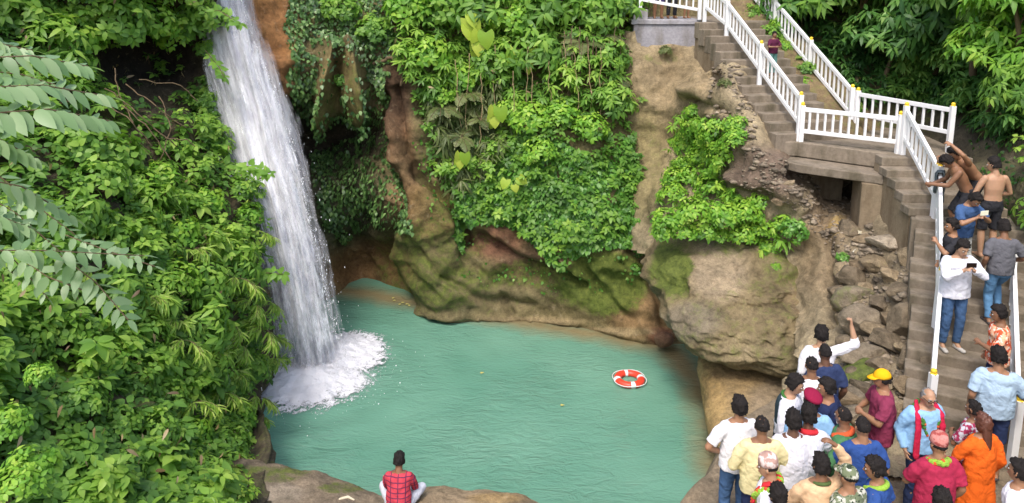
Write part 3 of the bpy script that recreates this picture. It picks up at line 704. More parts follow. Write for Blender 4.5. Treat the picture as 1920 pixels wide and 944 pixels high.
flight('short middle stair flight dropping from the landing beside the concrete pier', B0, Vector((0.045, 0.999, 0)), Vector((0.999, -0.045, 0)), 5, 0.156, 0.33, -0.42, 1.35, 2.6, M_CONC, None, 0.0)
flight('lower concrete stair flight where people queue down to the crowd', LC, dC, rC, 13, 0.1708, 0.317, -0.30, 1.55, 2.3, M_CONC, None)
def soil_strip():
    # planted earth between the upper flight and its outer railing
    n = 60; rows = []
    for i in range(n):
        t = -1.2 + 7.2 * i / (n - 1); zz = LA.z + max(-.1, t - .2) * 0.546 - .1; row = []
        for j in range(14):
            wd = 1.2 + 1.9 * j / 13; q = LA + dA * t + rA * wd; row.append((q.x, q.y, zz - .05 + .10 * math.sin(j * .5) + .12 * noise.fractal(Vector((q.x * 1.6, q.y * 1.6, 3)), 1, 2, 4) + (0 if j < 11 else -.5 * (j - 10))))
        rows.append(row)
    P = np.array(rows).reshape(-1, 3); idx = np.arange(n * 14).reshape(n, 14)
    q = np.stack([idx[:-1, :-1], idx[:-1, 1:], idx[1:, 1:], idx[1:, :-1]], -1).reshape(-1, 4)
    tag(link('hillside', mesh_np('hillside', P, q.ravel(), np.arange(len(q)) * 4, True, {'tint': np.tile([.23, .165, .09], (len(P), 1)), 'moss': np.full(len(P), .32)}), M_ROCK), kind='structure')
soil_strip()
# turning tread between the lower and the middle flight
def block(name, pts, z0, z1, mat, bevel=0.015, parent=None, **kw):
    mb = MB(); mb.prism(pts, z0, z1); o = mb.obj(name, mat, parent, bevel=bevel); return tag(o, **kw)
block('landing', [(7.24, 12.98), (8.75, 12.30), (9.12, 13.14), (7.30, 13.14)], 3.2, 4.816, M_CONC, label='small concrete turning tread between the lower and middle stair flights', cat='landing')
ld = empty('landing', (7.3, 15.5, 5.6), label='concrete landing with a projecting slab over a dark hollow', cat='landing')
def ch(name, pts, z0, z1, mat, bevel=0.02):
    mb = MB(); mb.prism([(x - 7.3, y - 15.5) for x, y in pts], z0 - 5.6, z1 - 5.6); return mb.obj(name, mat, ld, bevel=bevel)
ch('deck', [(5.80, 16.08), (6.25, 15.98), (7.70, 14.80), (9.25, 14.80), (9.5, 17.2), (8.3, 18.4), (5.6, 17.6)], 5.28, 5.6, M_CONC)
ch('slab', [(5.75, 15.80), (6.05, 15.30), (7.35, 14.35), (8.05, 14.45), (8.25, 16.6), (6.1, 17.4)], 5.08, 5.262, M_CONC)
ch('pier', [(7.02, 14.50), (7.62, 14.28), (8.9, 14.4), (8.9, 15.4), (7.25, 15.4)], 2.8, 5.076, M_PLASTER)
ch('back_wall', [(5.7, 17.9), (8.2, 17.5), (8.2, 17.8), (5.7, 18.2)], 2.8, 5.078, M_PLASTER)
pf = empty('platform', (4.6, 22.5, 8.0), label='grey concrete viewing platform at the head of the stairs', cat='platform')
mb = MB(); mb.prism([(3.42 - 4.6, -0.95), (5.42 - 4.6, -1.02), (5.5 - 4.6, 3.5), (3.4 - 4.6, 3.5)], -0.14, 0.0); mb.obj('deck', M_GREY, pf, bevel=0.02)
mb = MB(); mb.prism([(3.50 - 4.6, -0.90), (5.36 - 4.6, -0.97), (5.4 - 4.6, 3.3), (3.5 - 4.6, 3.3)], -1.7, -0.142); mb.obj('front_wall', M_GREY, pf, bevel=0.02)
mb = MB(); mb.prism([(5.36 - 4.6, -1.7), (7.7 - 4.6, -1.6), (7.7 - 4.6, 3.4), (5.52 - 4.6, 3.4)], -1.6, 0.0); mb.obj('deck', M_CONC, pf, bevel=0.02)
mb = MB(); mb.box((0, 0, 0.13), (0.42, 0.36, 0.30)); bl = mb.obj('concrete_block', M_GREY, bevel=0.02); bl.location = (3.72, 21.95, 8.0)
tag(bl, label='rough concrete block under the rail post at the platform corner', cat='block')

# ---------------------------------------------------------------- white railings with yellow post caps
def railing(lab, pts, n_bal, h=0.98, low=0.40, post_drop=0.0, skip_first=False, wide=0.095):
    """pts: foot points of the posts; n_bal balusters between each pair"""
    o0 = Vector(pts[0]); root = empty('railing', tuple(o0), label=lab, cat='railing', group='white railings along the stairs')
    P = [Vector(p) - o0 for p in pts]; Z = Vector((0, 0, 1))
    for k, p in enumerate(P):
        if k == 0 and skip_first: continue
        MB().beam(p - Z * post_drop, p + Z * (h + 0.05), wide, wide, up=(0, 1, 0)).obj('post', M_WHITE, root, bevel=0.006)
        m = MB(); m.ell(p + Z * (h + 0.085), (0.043, 0.043, 0.04), seg=12, rn=7); m.cap(p + Z * (h + 0.04), p + Z * (h + 0.06), 0.05, 0.045, ends=False)
        m.obj('post_cap', M_YELLOW, root, smooth=True)
    for k in range(len(P) - 1):
        a, b = P[k], P[k + 1]; u = (b - a).normalized()
        aa, bb = a + u * wide * 0.52, b - u * wide * 0.52
        MB().beam(aa + Z * (h - 0.04), bb + Z * (h - 0.04), 0.06, 0.09).obj('handrail', M_WHITE, root, bevel=0.006)
        MB().beam(aa + Z * low, bb + Z * low, 0.05, 0.085).obj('bottom_rail', M_WHITE, root, bevel=0.006)
        nb = n_bal if isinstance(n_bal, int) else n_bal[k]
        for i in range(nb):
            q = a + (b - a) * ((i + 1) / (nb + 1))
            MB().beam(q + Z * (low + 0.03), q + Z * (h - 0.075), 0.042, 0.042, up=(0, 1, 0)).obj('baluster', M_WHITE, root)
    return root
def stepz(z): return z
A1 = [LA + dA * (1.79 * k) + Vector((0, 0, 0.98 * k)) for k in range(3)]
railing('white railing on the left side of the upper stair flight', [tuple(p) for p in A1] + [(5.30, 20.75, 8.0)], [9, 9, 6], post_drop=0.1)
AR = [Vector((7.96, 17.3, 5.6)) + dA * (1.79 * k) + Vector((0, 0, 0.98 * k)) for k in range(4)]
railing('white railing on the right side of the upper stair flight against the trees', [tuple(p) for p in AR], 9, post_drop=0.25)
railing('white railing along the front edge of the landing over the hollow', [(6.33, 16.04, 5.6), (7.86, 14.86, 5.6)], 11, h=0.76, low=0.24, post_drop=0.02)
railing('white railing along the back of the landing before the dark trees', [(8.05, 17.2, 5.6), (8.95, 14.95, 5.6)], 10, h=0.92, low=0.42)
railing('short sloping white railing beside the middle stair flight', [(7.90, 14.75, 5.58), (7.70, 13.1, 4.78)], 7, post_drop=0.15)
railing('white railing seen end-on along the left side of the lower stair flight', [(7.66, 12.98, 4.78), (6.73, 11.07, 3.57), (5.85, 9.55, 2.66)], [8, 7], post_drop=0.1)
railing('white railing at the right edge beside the lower stair flight', [(8.20, 11.6, 3.72), (6.70, 9.02, 2.6)], [12], h=0.95, post_drop=0.1)
railing('white railing along the front of the top platform', [(3.72, 21.9, 8.28), (5.32, 21.4, 8.0)], [8], h=0.95, low=0.28)
# towel drying over the railing corner
def towel():
    m = MB()
    V = []; nx, ny = 8, 14
    for j in range(ny):
        for i in range(nx):
            t = j / (ny - 1); s = i / (nx - 1)
            a = math.pi * min(1, max(0, (t - 0.42) / 0.16)); dx = -0.06 * math.cos(a)
            z = 0.95 + 0.05 * math.sin(a) - (0.35 * (0.42 - t) / 0.42 if t < 0.42 else (0.5 * (t - 0.58) / 0.42 if t > 0.58 else 0))
            V.append((dx + 0.02 * math.sin(i * 2.1 + j * 0.6), (s - 0.5) * (0.26 - 0.05 * abs(t - 0.5)), z + 0.012 * math.sin(i * 1.7)))
    Fs = [(j * nx + i, j * nx + i + 1, (j + 1) * nx + i + 1, (j + 1) * nx + i) for j in range(ny - 1) for i in range(nx - 1)]
    m.add(V, Fs)
    o = m.obj('towel', plain('dark_grey_cloth', (0.10, 0.12, 0.13), 0.95, 0.1, 0.4), smooth=True)
    s = o.modifiers.new('s', 'SOLIDIFY'); s.thickness = 0.012
    o.location = (7.62, 12.88, 4.74); o.rotation_euler = (0, 0, R(-28))
    tag(o, label='dark grey cloth hung over the railing corner beside the shirtless men', cat='towel')
towel()

# ---------------------------------------------------------------- rubble slope: individual stones
def stone(px, py, w_, h_, Y=None, seed=0, moss=0.1, c=(0.27, 0.22, 0.155), name='stone', lab=None, flat=0.8, yaw=None):
    if Y is None: Y = float(hill.f(np.array([float(px)]), np.array([float(py)]))[0]) - 0.05
    P0 = WY(px, py, Y); D = (P0.y * CP + (HC - P0.z) * SP); k = D / F
    rx, rz = w_ * k / 2, h_ * k / 2 * 1.06; ry = (rx + rz) / 2 * 0.9
    st = random.Random(seed)
    import bmesh
    bm = bmesh.new(); bmesh.ops.create_icosphere(bm, subdivisions=4, radius=1)
    # cut a few facets, so that it is a broken stone and not a ball
    planes = [(Vector((st.gauss(0, 1), st.gauss(0, 1), st.gauss(0, 1))).normalized(), st.uniform(0.42, 0.80)) for _ in range(12)]
    for v in bm.verts:
        p = v.co.copy()
        for (nn, dd) in planes:
            e = p.dot(nn) - dd
            if e > 0: p -= nn * e * 0.93
        q = p * 1.18
        q *= 1 + 0.07 * noise.fractal(q * 1.6 + Vector((seed, 0, 0)), 1, 2, 4)
        v.co = Vector((q.x * rx, q.y * ry, q.z * rz))
    me = bpy.data.meshes.new(name); bm.to_mesh(me); bm.free()
    me.polygons.foreach_set('use_smooth', np.ones(len(me.polygons), bool))
    n = len(me.vertices); j = st.uniform(0.8, 1.2)
    t = me.attributes.new('tint', 'FLOAT_COLOR', 'POINT'); t.data.foreach_set('color', np.tile([c[0] * j, c[1] * j, c[2] * j, 1], (n, 1)).astype(np.float32).ravel())
    t = me.attributes.new('moss', 'FLOAT', 'POINT'); t.data.foreach_set('value', np.full(n, moss, np.float32))
    o = link(name, me, M_BOULDER); o.location = P0; o.rotation_euler = (st.uniform(-.25, .25), st.uniform(-.25, .25), st.uniform(-.4, .4))
    return tag(o, label=lab or 'brown rubble stone tumbled among others between the boulder and the stairs', cat='stone', group='rubble stones between the boulder and the stairs')
ST = [(1590, 430, 40, 26), (1622, 452, 46, 24), (1596, 520, 54, 34), (1575, 505, 34, 40), (1608, 500, 40, 26), (1640, 495, 60, 30), (1672, 520, 50, 34), (1700, 480, 40, 34), (1724, 470, 44, 26), (1735, 500, 34, 26),
      (1690, 545, 60, 30), (1650, 572, 40, 26), (1720, 560, 34, 60), (1740, 530, 30, 40), (1668, 596, 42, 26), (1700, 610, 50, 60), (1640, 620, 40, 30), (1585, 640, 34, 26), (1665, 640, 70, 40), (1722, 640, 40, 50),
      (1620, 676, 50, 26), (1700, 680, 46, 40), (1735, 690, 26, 36), (1650, 690, 46, 26), (1616, 730, 46, 34), (1660, 722, 50, 30), (1700, 730, 40, 34), (1590, 760, 50, 40), (1640, 760, 60, 40), (1688, 765, 40, 36), (1612, 790, 50, 30), (1655, 800, 44, 34), (1724, 740, 30, 40),
      (1560, 350, 46, 22), (1595, 358, 44, 26), (1625, 395, 30, 20), (1480, 345, 34, 14), (1460, 380, 26, 12), (1580, 600, 30, 24), (1575, 575, 24, 22), (1620, 545, 36, 24), (1730, 600, 26, 26), (1690, 650, 30, 20), (1570, 545, 26, 24), (1600, 700, 40, 22), (1610, 640, 26, 20)]
for i, (x, y, a, b) in enumerate(ST): stone(x, y, a * 1.15, b * 1.2, seed=100 + i, moss=random.choice([.05, .15, .25]), c=random.choice([(0.26, 0.195, 0.12), (0.21, 0.165, 0.11), (0.31, 0.24, 0.15)]))
stone(1606, 560, 84, 48, seed=1, moss=.35, lab='large greenish flat stone highest of the three big ones in the rubble')
stone(1610, 605, 90, 56, seed=2, moss=.22, lab='large rounded stone with a crack in mid rubble just above the raised hand')
stone(1622, 668, 94, 46, seed=3, moss=.25, lab='long tan stone in the rubble right of the man with the raised arm')
stone(1610, 702, 90, 44, seed=4, moss=.5, lab='long mossy green stone in the rubble below the man with the raised arm')
stone(1600, 745, 70, 44, seed=5, moss=.2, lab='rounded brown stone in the rubble left of the yellow cap')
stone(1590, 785, 84, 50, seed=6, moss=.15, lab='big slanting stone at the foot of the rubble behind the crowd')
stone(1668, 455, 90, 26, seed=7, moss=.0, c=(0.38, 0.32, 0.24), lab='pale flat broken slab lying below the concrete pier')
stone(1607, 436, 22, 15, seed=8, moss=-1, c=(0.75, 0.68, 0.5), lab='small pale yellow stone lying above the rubble')
stone(1602, 472, 14, 9, seed=9, moss=-1, c=(0.75, 0.72, 0.6), lab='tiny whitish stone lying in the rubble beside green leaves')
def gravel():
    n = 7000; px = rng.uniform(1330, 1750, n); py = rng.uniform(90, 800, n)
    k = pt_in([(1330, 90), (1400, 150), (1420, 260), (1500, 330), (1620, 330), (1650, 460), (1745, 470), (1745, 800), (1500, 780), (1580, 640), (1560, 480), (1500, 400), (1380, 330), (1300, 200)], px, py)
    px, py = px[k], py[k]; P, N = hill.pts(px, py); n = len(P)
    base = np.array([[1, 0, 0], [-1, 0, 0], [0, 1, 0], [0, -1, 0], [0, 0, .7], [0, 0, -.7], [.6, .6, .4], [-.6, .5, .4], [.5, -.7, .3], [-.6, -.5, .4]])
    import bmesh
    bm = bmesh.new(); vs = [bm.verts.new(v) for v in base]; bmesh.ops.convex_hull(bm, input=vs); bm.verts.index_update()
    F3 = np.array([[v.index for v in f.verts] for f in bm.faces if len(f.verts) == 3]); bm.free()
    s = 0.015 + rng.exponential(0.028, n); s = np.minimum(s, 0.12)
    an = rng.random(n) * 6.28; c, si = np.cos(an), np.sin(an)
    B = base[None] * (1 + rng.normal(0, .18, (n, len(base), 3)))
    V = np.stack([B[..., 0] * c[:, None] - B[..., 1] * si[:, None], B[..., 0] * si[:, None] + B[..., 1] * c[:, None], B[..., 2] * .75], -1) * s[:, None, None] + P[:, None]
    q = (F3[None] + (np.arange(n) * len(base))[:, None, None]).reshape(-1, 3)
    col = np.array([0.27, 0.22, 0.16])[None] * rng.uniform(0.6, 1.5, (n, 1)); col = np.repeat(col, len(base), 0)
    me = mesh_np('gravel', V.reshape(-1, 3), q.ravel(), np.arange(len(q)) * 3, False, {'tint': col, 'moss': np.zeros(len(col))})
    tag(link('gravel', me, M_BOULDER), kind='stuff', label='loose gravel and small broken stones on the slope')
gravel()
# life ring
def lifering():
    c = WZ(1180, 711, 0.06); root = empty('life_ring', tuple(c), R(8), label='orange red life ring with white bands floating on the pool', cat='life ring')
    Rm, r = 0.27, 0.085
    def arc(a0, a1, rr):
        n = max(4, int((a1 - a0) / 8)); m = MB(); rings = []
        for i in range(n + 1):
            a = R(a0 + (a1 - a0) * i / n); rings.append([Vector(((Rm + rr * math.cos(t)) * math.cos(a), (Rm + rr * math.cos(t)) * math.sin(a), rr * 0.85 * math.sin(t))) for t in [j * math.pi / 8 for j in range(16)]])
        return m.grid_tube(rings)
    red = plain('red_plastic', (0.75, 0.06, 0.03), 0.4, 0.5, 0.1); 
    arc(0, 359.9, r).obj('ring_body', red, root, smooth=True)
    for a in (0, 90, 180, 270): arc(a - 9, a + 9, r + 0.004).obj('white_band', M_WHITE, root, smooth=True)
    rp = MB()
    for k in range(4):
        prev = None
        for i in range(9):
            a = R(k * 90 + i * 90 / 8); q = Rm + r + 0.012 + 0.035 * math.sin(math.pi * i / 8); p = Vector((q * math.cos(a), q * math.sin(a), 0.02))
            if prev is not None: rp.cap(prev, p, 0.009, 0.009, seg=6)
            prev = p
    rp.obj('grab_rope', M_WHITE, root, smooth=True)
lifering()
for i, (x, y) in enumerate([(742, 563), (752, 568), (760, 571), (748, 572), (735, 560), (768, 574), (900, 700), (1050, 760)]):
    c = WZ(x, y, 0.03); m = MB(); a = random.random() * 6
    V = [(0, 0, 0), (.03, .035, .006), (.10, 0, .002), (.03, -.035, .006), (0, 0, -.004)]
    m.add(V, [(0, 1, 2), (0, 2, 3), (4, 2, 1), (4, 3, 2)]); o = m.obj('fallen_leaf', plain('fallen_leaf', (.45, .42, .12), .6)); o.location = c; o.rotation_euler = (0, 0, a); o.scale = (1.1,) * 3
    tag(o, label='yellowish fallen leaf floating on the pool', cat='leaf', group='fallen leaves floating on the pool')
m = MB(); m.cap((0, 0, 0), (.12, .02, .02), .016, .022, seg=8); m.cap((.12, .02, .02), (.22, -.03, .01), .022, .010, seg=8); o = m.obj('driftwood', plain('pale_litter', (.6, .52, .38), .8), smooth=True); o.location = WZ(637, 936, 1.37)  # pale scrap of litter, modelled as a short bent stick
tag(o, label='small pale bleached stick lying on the left near ledge', cat='driftwood')
# ---------------------------------------------------------------- foliage
def tmpl(width, segs, droop, fold=0.06, lobes=0.0, wpos=0.42):
    """leaf along +y, length 1: midrib and both edges, folded and drooping"""
    V = [(0, 0, 0)]; ts = [k / segs for k in range(1, segs + 1)]
    for t in ts[:-1]:
        wv = width * (math.sin(math.pi * t ** (math.log(0.5) / math.log(wpos))) ** 0.8)
        z = -droop * t * t
        back = -lobes * (1 - t) ** 2
        V += [(-wv, t + back - 0.03, z + fold * (wv / max(width, .01))), (0, t, z - 0.0), (wv, t + back - 0.03, z + fold * (wv / max(width, .01)))]
    V.append((0, 1, -droop))
    Fc = [(0, 2, 1), (0, 3, 2)]
    m = len(ts) - 1
    for k in range(m - 1):
        a = 1 + 3 * k; b = a + 3
        Fc += [(a, a + 1, b + 1), (a, b + 1, b), (a + 1, a + 2, b + 2), (a + 1, b + 2, b + 1)]
    a = 1 + 3 * (m - 1); e = len(V) - 1
    Fc += [(a, a + 1, e), (a + 1, a + 2, e)]
    return np.array(V, float), np.array(Fc)
T_OVAL = tmpl(0.27, 4, 0.25); T_WIDE = tmpl(0.36, 4, 0.2, 0.05, 0.0); T_NARROW = tmpl(0.075, 4, 0.35, 0.02); T_LANCE = tmpl(0.15, 4, 0.3, 0.03)
T_HEART = tmpl(0.46, 9, 0.25, 0.05, 0.34, 0.34); T_IVY = tmpl(0.36, 3, 0.15, 0.06, 0.1, 0.36); T_LEAFLET = tmpl(0.20, 3, 0.12, 0.03)
def nrm(v): return v / (np.linalg.norm(v, axis=-1, keepdims=True) + 1e-9)
class Leaves:
    def __init__(s, tm, seed=1): s.t = tm; s.P = []; s.Y = []; s.Z = []; s.S = []; s.R = []; s.rg = np.random.default_rng(seed)
    def add(s, P, Yd, Zn, size, rnd):
        P = np.atleast_2d(P); n = len(P)
        s.P.append(P); s.Y.append(np.broadcast_to(Yd, (n, 3))); s.Z.append(np.broadcast_to(Zn, (n, 3))); s.S.append(np.broadcast_to(size, (n,))); s.R.append(np.broadcast_to(rnd, (n,)))
    def arrays(s):
        P = np.concatenate(s.P); Y = nrm(np.concatenate(s.Y)); Z = np.concatenate(s.Z); X = nrm(np.cross(Y, Z)); Z = np.cross(X, Y)
        S = np.concatenate(s.S)[:, None, None]; Rr = np.concatenate(s.R); T, Fc = s.t
        V = P[:, None] + S * (T[None, :, 0:1] * X[:, None] + T[None, :, 1:2] * Y[:, None] + T[None, :, 2:3] * Z[:, None])
        q = (Fc[None] + (np.arange(len(P)) * len(T))[:, None, None]).reshape(-1, 3)
        return V.reshape(-1, 3), q, np.repeat(Rr, len(T))
    def mesh(s, name):
        V, q, r = s.arrays()
        return mesh_np(name, V, q.ravel(), np.arange(len(q)) * 3, True, {'rnd': r})
def merge_mesh(name, lst):
    Vs, Qs, Rs = [], [], []; o = 0
    for L in lst:
        V, q, r = L.arrays(); Vs.append(V); Qs.append(q + o); Rs.append(r); o += len(V)
    Q = np.concatenate(Qs)
    return mesh_np(name, np.concatenate(Vs), Q.ravel(), np.arange(len(Q)) * 3, True, {'rnd': np.concatenate(Rs)})
UPV = np.array([0, 0, 1.0])
def shoots(L, P, A, k, size, rnd, spread=1.0, stem=0.0, tipdroop=0.25):
    """whorls of k leaves round the growing direction A at each point of P"""
    rg = L.rg; n = len(P); A = nrm(A)
    e = nrm(np.cross(A, rg.normal(0, 1, (n, 3)))); g = np.cross(A, e)
    ph = rg.random(n) * 6.28
    for j in range(k):
        a = ph + j * 2.4; rad = e * np.cos(a)[:, None] + g * np.sin(a)[:, None]
        lift = rg.uniform(0.05, 0.6, n)[:, None]
        Y = nrm(rad * spread + A * lift - UPV * tipdroop * rg.uniform(0.3, 1.6, n)[:, None])
        sc = size * rg.uniform(0.6, 1.15, n)
        L.add(P + A * (stem * (1 - j / k)) + Y * 0.02, Y, nrm(A + rg.normal(0, .22, (n, 3)) + UPV * 0.4), sc, np.clip(rnd + rg.normal(0, .08, n) + 0.12 * (j == 0), 0, 1))
def scatter(surf, poly, n, rg, out=(0.0, 0.2), clump=0.35, cs=1.3, thr=-9.0, seedz=0.0):
    p = np.array(poly, float); x0, y0 = p.min(0); x1, y1 = p.max(0)
    X = rg.uniform(x0, x1, n); Yv = rg.uniform(y0, y1, n); k = pt_in(poly, X, Yv); X, Yv = X[k], Yv[k]
    P, N = surf.pts(X, Yv)
    c = fbm(P + seedz, cs, 3, 11)
    kk = c > thr; P, N, c = P[kk], N[kk], c[kk]
    o = rg.uniform(out[0], out[1], len(P)) + np.maximum(0, c) * clump
    return P + N * o[:, None], N, c
def stuff(name, lst, mat, label): return tag(link(name, merge_mesh(name, lst), mat), kind='stuff', label=label)

IVY_L = [(545, -40), (720, -40), (735, 60), (730, 120), (722, 200), (728, 290), (762, 380), (778, 432), (730, 440), (700, 420), (650, 440), (620, 446), (598, 410), (585, 340), (575, 290), (640, 270), (700, 250), (640, 225), (560, 222), (545, 190), (540, 120), (530, 40)]
MID = [(725, -60), (1192, -60), (1182, 60), (1166, 140), (1160, 200), (1178, 260), (1195, 350), (1208, 430), (1196, 470), (1160, 450), (1110, 460), (1060, 492), (1020, 455), (985, 425), (900, 405), (870, 420), (868, 470), (850, 455), (845, 385), (812, 350), (800, 290), (778, 220), (765, 160), (735, 120)]
MID_UP = [(725, -60), (1192, -60), (1182, 60), (1166, 140), (1150, 215), (1050, 200), (960, 190), (900, 160), (800, 200), (765, 160), (735, 120)]
MID_BR = [(930, 190), (1000, 180), (1120, 200), (1160, 250), (1130, 330), (1040, 350), (980, 320), (930, 270)]
BUSH = [(1285, 195), (1330, 212), (1396, 220), (1404, 285), (1372, 330), (1440, 350), (1450, 385), (1520, 418), (1492, 462), (1450, 478), (1400, 452), (1350, 440), (1300, 430), (1232, 442), (1222, 400), (1262, 340), (1250, 290), (1252, 250)]
WOOD = [(1395, -120), (1960, -120), (1960, 250), (1900, 275), (1850, 255), (1800, 215), (1740, 200), (1600, 200), (1575, 150), (1470, 40), (1395, -20)]
BANK = [(-120, -80), (392, -80), (395, 60), (410, 200), (418, 300), (440, 350), (478, 400), (492, 480), (490, 600), (486, 720), (455, 800), (448, 880), (420, 960), (-120, 960)]

# cliff ivy: small overlapping leaves hanging tips down
rg = np.random.default_rng(3)
L = Leaves(T_IVY, 3)
P, N, c = scatter(cliff, IVY_L, 11000, rg, (0.0, 0.16), 0.35, 1.6, -0.42)
v = HC - P[:, 2]; dp = P[:, 1] * CP + v * SP; ppx = PX0 + P[:, 0] / dp * F; ppy = PY0 + (v * CP - P[:, 1] * SP) / dp * F
k = ~((pt_in([(590, 80), (680, 90), (690, 150), (668, 205), (650, 150), (624, 215), (600, 205), (592, 140)], ppx, ppy)) & (rg.random(len(P)) < .85))
P, N, c = P[k], N[k], c[k]
L.add(P, nrm(-UPV + N * rg.uniform(0.1, 0.9, (len(P), 1)) + rg.normal(0, .35, (len(P), 3))), nrm(N + UPV * .35 + rg.normal(0, .3, (len(P), 3))), rg.uniform(.07, .15, len(P)), np.clip(rg.beta(2, 3, len(P)), 0, 1))
stuff('ivy', [L], L_IVY, 'dark green ivy covering the undercut cliff beside the waterfall')
L = Leaves(T_IVY, 4)
LOW = [(870, 260), (1000, 250), (1120, 300), (1180, 250), (1210, 430), (1196, 470), (1170, 455), (1110, 465), (1060, 495), (1020, 465), (985, 430), (905, 410), (870, 425), (868, 475), (850, 455), (845, 385)]
P, N, c = scatter(cliff, LOW, 15000, rg, (0.0, 0.14), 0.3, 1.7, -0.5)
L.add(P, nrm(-UPV * .9 + N * rg.uniform(0.1, 1.0, (len(P), 1)) + rg.normal(0, .35, (len(P), 3))), nrm(N + UPV * .45 + rg.normal(0, .3, (len(P), 3))), rg.uniform(.07, .16, len(P)), np.clip(rg.beta(2.2, 2.6, len(P)), 0, 1))
L2 = Leaves(T_IVY, 5)   # thin fringe creeping down over bare rock
for poly, n in (([(1185, 400), (1225, 420), (1230, 520), (1190, 515)], 420), ([(850, 440), (1060, 480), (1180, 470), (1190, 560), (1000, 560), (860, 520)], 330), ([(760, 200), (800, 210), (860, 400), (800, 420)], 260), ([(1180, 120), (1200, 140), (1215, 430), (1185, 430)], 700)):
    P, N, c = scatter(cliff, poly, n, rg, (0.0, 0.06), 0.1, 1.6, -0.1)
    L2.add(P, nrm(-UPV + rg.normal(0, .4, (len(P), 3))), nrm(N + rg.normal(0, .2, (len(P), 3))), rg.uniform(.05, .12, len(P)), rg.random(len(P)))
stuff('creeper', [L, L2], L_IVYB, 'glossy green creeper hanging down the middle of the cliff')
# broad-leaved growth on top of the cliff
L = Leaves(T_OVAL, 6)
P, N, c = scatter(cliff, MID, 2100, rg, (0.02, 0.3), 0.6, 1.1, -0.55)
shoots(L, P, nrm(N * .8 + UPV * .8 + rg.normal(0, .3, P.shape)), 6, 0.17, np.clip(0.42 + c * .35 + rg.normal(0, .12, len(P)), 0, 1))
L3 = Leaves(T_LANCE, 7)
P, N, c = scatter(cliff, MID_UP, 1300, rg, (0.2, 0.6), 0.6, 1.1, -0.35, 5.0)
shoots(L3, P, nrm(N * .7 + UPV + rg.normal(0, .3, P.shape)), 7, 0.26, np.clip(0.5 + c * .4 + rg.normal(0, .12, len(P)), 0, 1), tipdroop=.45)
stuff('undergrowth', [L, L3], L_BROAD, 'mixed leafy undergrowth spilling over the top of the cliff')
# grassy blades in the middle of the cliff
L = Leaves(T_NARROW, 8)
P, N, c = scatter(cliff, [(780, 90), (900, 90), (960, 140), (960, 260), (900, 330), (850, 360), (800, 230)], 520, rg, (0.1, 0.35), 0.3)
shoots(L, P, nrm(N + UPV * .9 + rg.normal(0, .3, P.shape)), 9, 0.38, np.clip(rg.beta(2, 2, len(P)), 0, 1), tipdroop=.8)
stuff('grass', [L], L_OLIVE, 'long olive grass blades drooping from the middle of the cliff')
# woods at the right
L = Leaves(T_LANCE, 9)
P, N, c = scatter(wood, WOOD, 5200, rg, (0.0, 0.5), 0.9, 0.9, -0.6)
shoots(L, P, nrm(N * .7 + UPV * .9 + rg.normal(0, .35, P.shape)), 6, 0.25, np.clip(0.42 + c * .55 + rg.normal(0, .12, len(P)), 0, 1), tipdroop=.5)
L2 = Leaves(T_IVY, 10)
P, N, c = scatter(wood, [(1800, 200), (1960, 250), (1960, 560), (1900, 470), (1840, 330)], 1500, rg, (0.0, 0.1), 0.15, 1.6, -0.05)
L2.add(P, nrm(-UPV + rg.normal(0, .5, P.shape)), nrm(N + rg.normal(0, .3, P.shape)), rg.uniform(.05, .11, len(P)), rg.random(len(P)) * .7)
stuff('undergrowth', [L, L2], L_FOREST, 'dense green undergrowth on the slope behind the stairs')
# left bank: cover under the plants
L = Leaves(T_OVAL, 12); L4 = Leaves(T_WIDE, 13)
P, N, c = scatter(bank, BANK, 6800, rg, (-0.05, 0.28), 0.5, 1.2, -0.5)
hole = np.zeros(len(P), bool)
v = HC - P[:, 2]; dp = P[:, 1] * CP + v * SP; ppx = PX0 + P[:, 0] / dp * F; ppy = PY0 + (v * CP - P[:, 1] * SP) / dp * F
hole = (pt_in([(160, 80), (240, 60), (330, 50), (395, 70), (390, 130), (340, 170), (300, 200), (240, 190), (190, 130)], ppx, ppy) & (rg.random(len(P)) < .85)) | (pt_in([(60, 620), (120, 600), (170, 640), (150, 700), (80, 690)], ppx, ppy) & (rg.random(len(P)) < .7))
P, N, c = P[~hole], N[~hole], c[~hole]
h = rg.random(len(P)) < .6
shoots(L, P[h], nrm(N[h] * .7 + UPV * .9 + rg.normal(0, .35, P[h].shape)), 6, rg.choice([.11, .15, .20], h.sum()) * (.75 + .5 * (c[h] > 0)), np.clip(0.40 + c[h] * .5 + rg.normal(0, .14, h.sum()), 0, 1), tipdroop=.4)
shoots(L4, P[~h], nrm(N[~h] * .8 + UPV * .8 + rg.normal(0, .3, P[~h].shape)), 5, 0.14, np.clip(0.45 + c[~h] * .4 + rg.normal(0, .14, (~h).sum()), 0, 1), tipdroop=.35)
stuff('undergrowth', [L, L4], L_BROAD, 'thick leafy undergrowth covering the steep left bank')
L = Leaves(T_OVAL, 51); r51 = np.random.default_rng(51)
for sf, poly, n in ((bank, [(-1000, -250), (-110, -250), (-110, 1050), (-1000, 1050)], 5200), (bank, [(-120, -250), (390, -250), (390, -70), (-120, -70)], 900), (wood, [(1940, -250), (2300, -250), (2300, 900), (1950, 420)], 2600), (cliff, [(520, -280), (1250, -280), (1200, -50), (700, -50)], 1500), (bank, [(-120, 950), (420, 950), (430, 1080), (-120, 1080)], 700)):
    P, N, c = scatter(sf, poly, n, r51, (0.0, 0.35), .5, 1.2, -.5)
    shoots(L, P, nrm(N * .7 + UPV * .9 + r51.normal(0, .35, P.shape)), 6, 0.17, np.clip(0.42 + c * .5 + r51.normal(0, .14, len(P)), 0, 1), tipdroop=.4)
stuff('undergrowth', [L], L_BROAD, 'leafy undergrowth continuing over the outer slopes')
